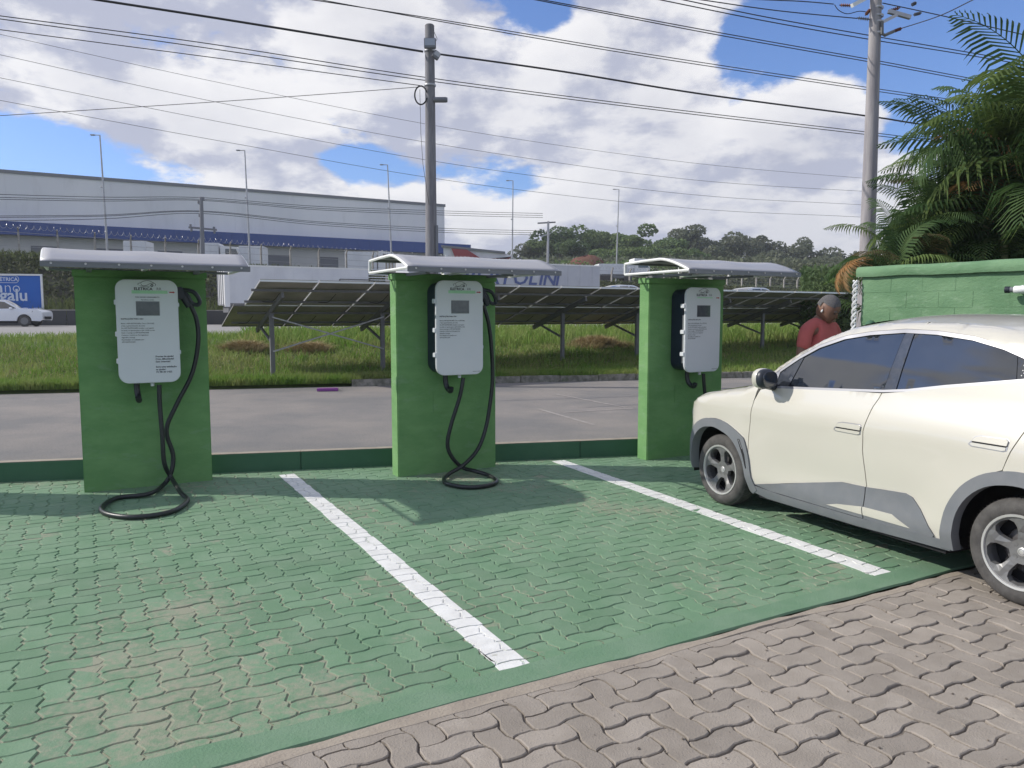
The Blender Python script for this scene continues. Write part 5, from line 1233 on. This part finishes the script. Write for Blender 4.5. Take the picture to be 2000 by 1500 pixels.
# white saloon on the highway
def small_car(loc,rz,label,colm):
    t=thing('passing_car',label,'car',loc,rz)
    side=[(-2.15,.35),(-2.2,.62),(-2.12,.86),(-1.75,.97),(-1.15,1.02),(-.35,1.42),(.1,1.47),(.75,1.45),(1.45,1.22),(1.95,1.1),(2.15,1.0),(2.2,.6),(2.15,.35)]
    def hwid(x,z): return (.88-.10*max(0,abs(x)-1.7)/.5)*(1-.26*max(0,z-.95)/.55)
    prof_=[(x,z) for x,z in side]; holes=[]
    sp_=[tuple(p) for p in spline(prof_,4)]
    low=[]
    for c in (1.30,-1.32): pass
    lower=[(2.12,.30)]+[(x,z) for x,z in arc(1.30,.32,.37,0,180,10)]+[(x,z) for x,z in arc(-1.32,.32,.37,0,180,10)]+[(-2.12,.30)]
    poly=sp_+lower
    win1=[(-.95,1.0),(-.32,1.36),(.08,1.40),(.08,.98)]; win2=[(.15,.98),(.15,1.40),(.7,1.38),(1.2,1.18),(1.15,1.02)]
    pv,pf=cdt(poly,[win1,win2],.14)
    mb=MB()
    for s_ in (-1,1): mb.add([(x,s_*hwid(x,z),z) for x,z in pv],pf)
    n=len(sp_)
    V=[];nyy=6
    for x,z in sp_:
        for k in range(nyy+1): v=-1+2*k/nyy; V.append((x,v*hwid(x,z),z+.03*(1-v*v)))
    Fa=[(i*(nyy+1)+k,(i+1)*(nyy+1)+k,(i+1)*(nyy+1)+k+1,i*(nyy+1)+k+1) for i in range(n-1) for k in range(nyy) if not(-1.12<(sp_[i][0]+sp_[i+1][0])/2<-.40) and not(.8<(sp_[i][0]+sp_[i+1][0])/2<1.42)]
    Fg=[(i*(nyy+1)+k,(i+1)*(nyy+1)+k,(i+1)*(nyy+1)+k+1,i*(nyy+1)+k+1) for i in range(n-1) for k in range(nyy) if (-1.12<(sp_[i][0]+sp_[i+1][0])/2<-.40) or (.8<(sp_[i][0]+sp_[i+1][0])/2<1.42)]
    mb.add(V,Fa); mb.build('body',colm,t,smooth=True,auto=45)
    MB().add(V,Fg).build('windscreen',M_glass,t,smooth=True)
    for wn in (win1,win2):
        for s_ in (-1,1): mesh('window',[(x,s_*(hwid(x,z)-.012),z) for x,z in wn],[tuple(range(len(wn)))],M_glass,t)
    MB().box((-1.0,-.8,.2),(1.0,.8,.32)).build('underbody',M_blk,t)
    for x in (1.30,-1.32):
        for s_ in (-1,1):
            Xm=Matrix.Translation((x,s_*.80,.315))@Matrix.Rotation(R(90),4,'X'); w=MB().lathe([(.2,.09),(.30,.09),(.315,.05),(.315,-.08),(.2,-.09)],24,Xm).build('wheel',M_tyre,t,smooth=True,auto=40)
            MB().lathe([(.0,.075),(.08,.08),(.2,.095),(.205,.08)],20,Xm).build('rim',M_rim,w); MB().lathe([(.2,-.08),(.0,-.08)],20,Xm).build('rim',M_rim,w)
    for s_ in (-1,1):
        V,Fa=ellips((-.72,s_*.97,1.0),(.08,.11,.07),10,6); MB().add(V,Fa).build('mirror',colm,t,smooth=True)
        mesh('headlight',[(-2.14,s_*.60,.80),(-1.75,s_*.885,.88),(-1.72,s_*.887,.80),(-2.17,s_*.7,.70)],[(0,1,2,3)],M_lamp,t)
    mesh('grille',[(-2.225,-.5,.40),(-2.225,.5,.40),(-2.225,.5,.56),(-2.225,-.5,.56)],[(0,1,2,3)],M_blk,t)
    for z,s_ in ((.86,-1),(.86,1)): MB().box((.0,s_*.895-.01,z),(.16,s_*.895+.01,z+.025)).build('door_handle',M_carw,t)
    return t
uc=at3(40,51); Pc=W3(uc,51.0,ZH); small_car((Pc[0]-.8,Pc[1],ZH),R(180+12),'white saloon car passing on the highway at the left edge',M_carw)
def truck(px0,px1,n,ztop_,zbot,label,matl,letter=None,doors=False,cab=False,zr=ZH,depth=2.5,rz=T3):
    ua,ub=at3(px0,n),at3(px1,n); P=W3(ua,n,0); L=ub-ua
    t=thing('box_trailer',label,'truck',(P[0],P[1],zr),rz)
    h=ztop_-zr; b=zbot-zr
    bx=MB().box((0,0,b),(L,depth,h)).build('cargo_box',matl,t)
    k=.6
    while k<L-.3: MB().box((k,-.02,b+.08),(k+.05,0,h-.08)).build('rib',matl,t); k+=1.2
    MB().box((0,-.03,h-.1),(L,0,h)).build('top_rail',M_cframe,t); MB().box((0,-.03,b),(L,0,b+.12)).build('bottom_rail',M_dsteel,t)
    if doors:
        for yy in (.15,1.3): MB().box((-.06,yy,b+.05),(-.0,yy+1.1,h-.05)).build('rear_door',M_wwhite,t,bevel=.01)
        for yy in (.35,1.0,1.6,2.2): MB().tube([(-.09,yy,b),(-.09,yy,h)],.03,6).build('lock_bar',M_metal,t)
        MB().box((-.05,-.05,b-.1),(.25,.12,h+.05)).build('corner_post',M_wwhite,t)
    for x in (1.0,2.3,3.6):
        for yy in (.0,depth-.3): MB().lathe([(.0,0),(.45,0),(.5,.05),(.5,.25),(.45,.3),(0,.3)],20,Matrix.Translation((x,yy+.3,.5))@Xf).build('wheel',M_tyre,t,smooth=True,auto=40)
    MB().box((.2,.3,b-.45),(L-.2,depth-.3,b)).build('chassis',M_lip,t)
    if letter: 
        for s_,sz_,xx,zz,bo in letter: text(s_,sz_,put(xx,-.035,zz),M_tblue,t,'lettering',bo,'LEFT',1.15,.18)
    if cab:
        MB().prism([(L+.3,.9),(L+2.4,.9),(L+2.5,1.9),(L+2.1,3.1),(L+.3,3.3)],.1,depth-.1).build('cab',M_wwhite,t,bevel=.08)
        MB().prism([(L+1.1,1.9),(L+2.3,1.9),(L+1.95,2.8),(L+1.1,2.8)],.08,.1).build('cab_window',M_glass,t)
    return t
n1=51; Yq=W3(at3(440,n1),n1)[1]
tr1=truck(444,722,50.,A(444,516,W3(at3(444,50.),50.)[1])[2],2.2,'long white corrugated box trailer behind the left solar panels',M_trk,doors=True)
# horizontal corrugation and the small hatch outline on its side
for k in range(14): MB().box((.2,-.025,1.45+k*.17),(15,-.0,1.50+k*.17)).build('corrugation',M_trk,tr1)
mb=MB(); 
for a,b in (((7.2,2.2),(7.2,3.0)),((7.2,3.0),(9.3,3.0)),((9.3,3.0),(9.3,2.2))): mb.bar((a[0],-.05,a[1]),(b[0],-.05,b[1]),.06)
mb.build('hatch_outline',M_dsteel,tr1)
nb_=52.; zt2=A(1170,519,W3(at3(1170,nb_),nb_)[1])[2]
ux0,ux1=at3(800,nb_),at3(1170,nb_)
def lx(px): return at3(px,nb_)-ux0
tr2=truck(800,1170,nb_,zt2,2.1,'grey curtain-sided trailer with faded blue lettering behind the middle solar panels',M_trkg,letter=[])
zl=A(1000,544,W3(at3(1000,nb_),nb_)[1])[2]-ZH
for ch,pxs in zip('BERTOLINI',(905,928,952,974,1000,1030,1050,1058,1082)): text(ch,1.45,put(lx(pxs),-.035,zl),M_tblue,tr2,'lettering',.03,'LEFT',1.15,.2)
text('LTDA',.5,put(lx(1040),-.035,zl-1.0),M_tblue,tr2,'lettering',.005,'LEFT',1.1,.1)
# vehicles on the upper yard
def yard_box(px0,px1,Y,py0,py1,label,name='yard_trailer',cab=False,m=M_trk):
    a=A(px0,py0,Y);b=A(px1,py0,Y);zb=A(px0,py1,Y)[2]; L=b[0]-a[0]
    t=thing(name,label,'truck',(a[0],Y,5.4),R(8)); h=a[2]-5.4
    MB().box((0,0,.9),(L,2.4,h)).build('cargo_box',m,t,bevel=.03); MB().box((.1,.2,.5),(L-.1,2.2,.9)).build('chassis',M_lip,t)
    k=.5
    while k<L-.2: MB().box((k,-.02,1.0),(k+.05,0,h-.05)).build('rib',m,t); k+=1.0
    for x in (L*.15,L*.3,L*.85):
        for yy in (.3,2.4): MB().lathe([(.0,0),(.42,0),(.48,.05),(.48,.25),(0,.28)],16,Matrix.Translation((x,yy,.48))@Xf).build('wheel',M_tyre,t,smooth=True)
    if cab:
        MB().prism([(L+.1,.7),(L+2.0,.7),(L+2.0,1.7),(L+1.7,2.7),(L+.1,2.8)],.1,2.3).build('cab',M_wwhite,t,bevel=.06)
        MB().prism([(L+.6,1.7),(L+1.85,1.7),(L+1.6,2.5),(L+.6,2.5)],.08,.1).build('cab_window',M_glass,t)
    return t
yard_box(240,282,72,470,500,'white trailer top showing above the left end of the left canopy',cab=False)
yard_box(398,425,74,474,500,'white truck with cab at the foot of the distribution pole',cab=True)
yard_box(466,513,75,480,510,'white trailer parked behind the fence above the right end of the left canopy')
yard_box(673,735,80,491,520,'white truck parked left of the middle canopy behind the fence',cab=True)
yard_box(1170,1240,90,515,540,'white truck with rusty stripe parked left of the right canopy',cab=True)
for px,py,Y,lb in ((1185,556,46,'white car roof showing above the solar panels between trailer and canopy'),(1436,561,44,'white van roof strip showing above the solar panels right of the right pillar')):
    p=A(px,640,Y); small_car((p[0]+1.0,Y,ZH+ (A(px,py,Y)[2]-ZH-1.52)),R(180+25),lb,M_carw)
# gate pillar structure between trailer and pillar
t=thing('concrete_gatehouse','small cream concrete frame structure behind the left end of the middle canopy','building'); Yg=60; a=A(752,505,Yg);b=A(776,505,Yg); t.location=(a[0],Yg,1.0); hh=a[2]-1.0; w=b[0]-a[0]
M_crm=mat('cream_render',(.42,.38,.32),.9,var=(.34,.31,.27),vscale=1)
MB().box((0,0,0),(w,.8,hh-.8)).build('wall',M_crm,t); MB().box((-.1,-.1,hh-.25),(w+.1,.9,hh)).build('roof_slab',M_crm,t)
for k in range(4): MB().box((k*w/4+.02,0,hh-.8),(k*w/4+.12,.3,hh-.25)).build('column',M_crm,t)
# ------------------------------------------------------------ warehouse
Q0=A(868,404,140.); zt0=Q0[2]; 
wh=thing('warehouse','huge grey warehouse with a blue band across its front','building',(Q0[0],Q0[1],0),T3)
# local x runs back left (negative) along the facade
Lw=150; zA=A(0,432,105)[2]; zB=zA-1.75; z5=5.2
npan=40
for k in range(12): MB().box((-(k+1)*6+.006,-.0-.0,zA),(-k*6-.006,.5,zt0)).build('wall_panel',M_wall,wh)
MB().box((-Lw,.03,zA),(-72,.5,zt0)).build('wall_panel',M_wall,wh)
MB().box((-Lw,.5,z5),(0,60,zt0-.3)).build('hall',M_wall,wh)
MB().box((-Lw,-.15,zt0),(.15,.6,zt0+.45)).build('roof_edge',M_lip,wh)
MB().box((-Lw,-2.5,zB),(4,.3,zA)).build('blue_canopy',M_blue,wh)
for k in range(75): MB().box((-k*2-1,-2.54,zB),(-k*2-.85,-2.5,zA)).build('canopy_seam',M_blue,wh)
MB().box((-Lw,-1.0,z5),(0,.0,zB)).build('lower_wall',M_lwall,wh)
for k in range(18): MB().box((-4-k*8-3.4,-1.08,zB-3.9),(-4-k*8,-1.0,zB-1.3)).build('shutter',M_dwin,wh)
# low annex with red awnings right of the warehouse
t=thing('yard_annex','low white gabled annex with red awnings right of the warehouse','building'); Yx=120; a=A(866,482,Yx); b=A(1000,492,Yx); t.location=(a[0],Yx,5); w=b[0]-a[0]; hh=a[2]-5
MB().prism([(0,0),(w,0),(w,hh-1.3),(w*.85,hh-.9),(0,hh+.2)],0,12).build('wall',M_trk,t); MB().prism([(-.3,hh+.25),(w*.9,hh-.75),(w*.9,hh-1.05),(-.3,hh-.05)],-.4,12).build('roof',M_lip,t)
MB().prism([(w*.12,hh-.3),(w*.35,hh-.5),(w*.62,hh-2.3),(w*.2,hh-2.4)],-.6,-.1).build('awning',M_redroof,t); MB().prism([(w*.55,hh-1.9),(w*.95,hh-1.9),(w*1.0,hh-1.5),(w*.8,hh-2.4)],-.6,-.1).build('awning',M_redroof,t)
# ------------------------------------------------------------ yard fence with coil wire
fn=thing('security_fence','pale concrete post security fence with coiled razor wire along the top of the bank','fence')
me=None; u=at3(-30,67.); k=0
cv=MB()
uu=u
while uu<150 and k<70:
    P=W3(uu,67.); z=ztop(uu)
    if me is None:
        o=MB().box((-.07,-.07,-.3),(.07,.07,2.0)).bar((0,0,2.0),(0,-.28,2.35),.1).build('fence_post',M_conc,fn); me=o.data
    else: o=link(bpy.data.objects.new('fence_post',me),fn)
    o.location=(P[0],P[1],z); o.rotation_euler=(0,0,T3); uu+=2.45; k+=1
V=[];Np=2600
hp=[]
for i in range(Np):
    uu=u+(150-u)*i/Np; P=W3(uu,66.75); ph=i*2*math.pi/7; hp.append((P[0]+.0,P[1]+.15*math.cos(ph),ztop(uu)+2.38+.16*math.sin(ph)))
cvm=MB(); cvm.tube(hp,.012,3,False); cvm.build('razor_wire_coil',M_metal,fn,kind='stuff')
M_mesh=M_metal
for h in (.5,1.0,1.5,2.0):
    cvm=MB(); cvm.tube([W3(x,67.,ztop(x)+h) for x in np.linspace(u,150,40)],.012,4,False); cvm.build('fence_wire',M_metal,fn)
# bank vegetation
def bankpt(u0,u1,n0,n1,h0,h1):
    def f():
        u=rng.uniform(u0,u1); n_=rng.uniform(n0,n1); k=np.interp(n_,[p[0] for p in prof],[p[1] for p in prof]); P=W3(u,n_); return np.array([P[0],P[1],ZH+.3+(ztop(u)-ZH-.3)*k+rng.uniform(h0,h1)])
    return f
leafcloud(34000,bankpt(-20,120,58.2,65,0,.7),.20,'bank_scrub',M_scrub,kind='stuff')
blades('bank_top_grass',26000,bankpt(-15,120,63.5,68,-.1,.1),.35,.8,.07,M_scrubg)
blades('bank_foot_grass',6000,bankpt(-7,30,55.6,57.8,-.1,.1),.3,.9,.06,M_scrubg)
leafcloud(12000,bankpt(40,120,63,67,0,.9),.22,'bank_bushes',M_scrub,kind='stuff')
# ------------------------------------------------------------ hill trees
def crown_mesh(seed,nl,lobes,flat=.8):
    r=np.random.default_rng(seed); P=[];N_=[]
    L=[(r.normal(0,.38,3)*[1,1,.55]+[0,0,.05],r.uniform(.28,.5)) for _ in range(lobes)]
    for c,rad in L:
        n=nl//lobes; d=r.normal(0,1,(n,3)); d/=np.linalg.norm(d,axis=1)[:,None]; rr=rad*r.uniform(.75,1.05,n)[:,None]; P.append(c+d*rr*[1,1,flat])
    P=np.concatenate(P); n=len(P); a=r.normal(0,1,(n,3)); a/=np.linalg.norm(a,axis=1)[:,None]; b=np.cross(a,r.normal(0,1,(n,3))); b/=np.linalg.norm(b,axis=1)[:,None]
    s=r.uniform(.04,.085,n)[:,None]; V=np.stack([P-a*s,P-b*s*.6,P+a*s,P+b*s*.6],1).reshape(-1,3); k=np.arange(n)[:,None]*4; return V,k+np.array([0,1,2,3])
CM={}
def tree(px,pyt,Y,wpx,kind,label,ratio=.9):
    top=A(px,pyt,Y); w=wpx/F*Y/2; h=w*ratio; zc=top[2]-h*.85; gz=float(hill(top[0],Y)); key=(kind,int(rng.integers(0,4)))
    if key not in CM:
        V,Fa=crown_mesh(kind*10+key[1]+5,4200,14); o=npmesh('crown',V,Fa,M_tree[kind]); CM[key]=o.data; bpy.data.objects.remove(o)
    gz=min(gz,zc-h*.9)
    t=thing('hill_tree',label,'tree',(top[0],Y,gz),rng.uniform(0,6),'trees on the wooded hill')
    c=link(bpy.data.objects.new('crown',CM[key]),t); c.location=(0,0,zc-gz); c.scale=(w*1.25,w*1.25,h*1.15)
    MB().tube([(0,0,-.5),(.1*w,0,(zc-gz)*.6),(0,0,zc-gz)],[.35,.25,.12],8).build('trunk',M_bark,t,smooth=True)
TR=[(1060,462,150,60,1,'pale bushy tree at the left foot of the hill wood'),(1092,437,150,80,0,'large round dark tree at the left end of the hill'),(1160,434,155,80,1,'tall tree with a pointed tip second from the left on the hill'),(1120,462,140,60,0,'dark tree low between the two tall trees on the left of the hill'),
(1225,448,150,90,1,'broad bright green tree behind the slim lamp pole on the hill'),(1290,450,160,80,1,'mid-green tree right of the slim lamp pole'),(1330,443,175,70,2,'greyish tree at the top centre of the hill'),(1375,452,175,70,2,'greyish rounded tree right of the hill top centre'),(1420,456,180,75,2,'greyish tree over the right canopy'),(1262,475,140,80,1,'green tree low on the hill over the left end of the right canopy'),(1340,478,145,90,1,'low green tree directly above the right canopy'),
(1478,461,190,60,2,'darker grey-green tree standing proud on the hill right of the right canopy'),(1510,474,185,70,2,'grey-green tree below the proud one on the hill'),(1548,470,190,50,2,'small tree with feathery tip on the right of the hill'),(1580,486,190,80,2,'low grey tree on the falling right side of the hill'),(1630,494,190,80,2,'last low grey tree before the palms'),(1420,490,150,100,2,'pale grey-green tree low above the right canopy'),(1500,498,150,100,2,'pale low tree right of the right canopy'),(1680,500,190,80,2,'far tree half hidden by the palm fronds'),(1590,508,150,110,2,'wide low scrub tree left of the green wall'),(1180,480,135,70,1,'green tree behind the red earth mound'),(1040,478,150,50,2,'small pale tree at the far left of the hill wood'),(1730,505,190,90,2,'far tree behind the concrete pole')]
for px,py,Y,w,k,lb in TR: tree(px,py,Y,w,k,lb)
def hillpt():
    while True:
        px=rng.uniform(1020,1800); Y=rng.uniform(105,210); x=(px-1000)/F*Y; 
        return np.array([x,Y,float(hill(x,Y))+rng.uniform(0,3.8)])
leafcloud(42000,hillpt,.42,'hill_undergrowth',M_tree[2],kind='stuff')
leafcloud(8000,lambda:(lambda px,Y:np.array([(px-1000)/F*Y,Y,float(hill((px-1000)/F*Y,Y))+rng.uniform(0,3.)]))(rng.uniform(1020,1320),rng.uniform(100,135)),.35,'hill_foot_scrub',M_tree[1],kind='stuff')
# red earth mound
c=A(1148,505,105); w=45/F*105
t=thing('red_earth_mound','red bare earth mound below the hill trees','mound',(c[0],c[1],4.8))
V=[];nr,na=7,20
r2=np.random.default_rng(3)
for i in range(nr+1):
    q_=math.pi/2*i/nr
    for k in range(na): a=2*math.pi*k/na; V.append((w*1.35*math.cos(q_)*math.cos(a)*(1+.08*math.sin(3*a)),w*.9*math.cos(q_)*math.sin(a),(A(1148,500,105)[2]-4.8)*math.sin(q_)*(1+r2.uniform(-.05,.05))))
MB().add(V,[(i*na+k,i*na+(k+1)%na,(i+1)*na+(k+1)%na,(i+1)*na+k) for i in range(nr) for k in range(na)]).build('soil',M_rearth,t,smooth=True)
# bushes right behind the panels, near the wall end
def b2():
    px=rng.uniform(1560,1700); Y=rng.uniform(26,34); x=(px-1000)/F*Y; return np.array([x,Y,rng.uniform(.8,3.3)])
o=leafcloud(7000,b2,.12,'roadside_bushes',M_tree[0],kind='stuff')
# litter
p=G(640,764); o=MB().box((-.22,-.07,.0),(.22,.07,.06)).add([(.2,-.03,.02),(.34,.02,.05),(.22,.06,.01)],[(0,1,2)]).build('litter',M_purple,bevel=.01); o.location=(p[0],p[1],.005); o.rotation_euler=(0,0,.2); setp(o,'crumpled purple wrapper lying at the road edge by the grass','litter')
mb=MB()
for _ in range(60):
    px,py=rng.uniform(1100,2000),rng.uniform(1150,1500)
    q=G(px,py,.002)
    if to_uv(q)[1]>-.2: continue
    r=rng.uniform(.002,.006); V,Fa=ellips((q[0],q[1],.003),(r,r*rng.uniform(.6,1.4),r*.5),6,4); mb.add(V,Fa)
mb.build('grit',M_jb,kind='stuff')

# ------------------------------------------------------------ air
hz=MB().box((-420,-30,-1.2),(520,640,60)).build('haze',None); hz['kind']='stuff'
hm_=bpy.data.materials.new('haze_air'); hm_.use_nodes=True; nt=hm_.node_tree; nt.nodes.remove(nt.nodes['Principled BSDF'])
pv_=nt.nodes.new('ShaderNodeVolumePrincipled'); pv_.inputs['Color'].default_value=(.86,.91,1,1); pv_.inputs['Density'].default_value=.00055; pv_.inputs['Anisotropy'].default_value=.2
nt.links.new(pv_.outputs[0],nt.nodes['Material Output'].inputs['Volume']); hz.data.materials.append(hm_)
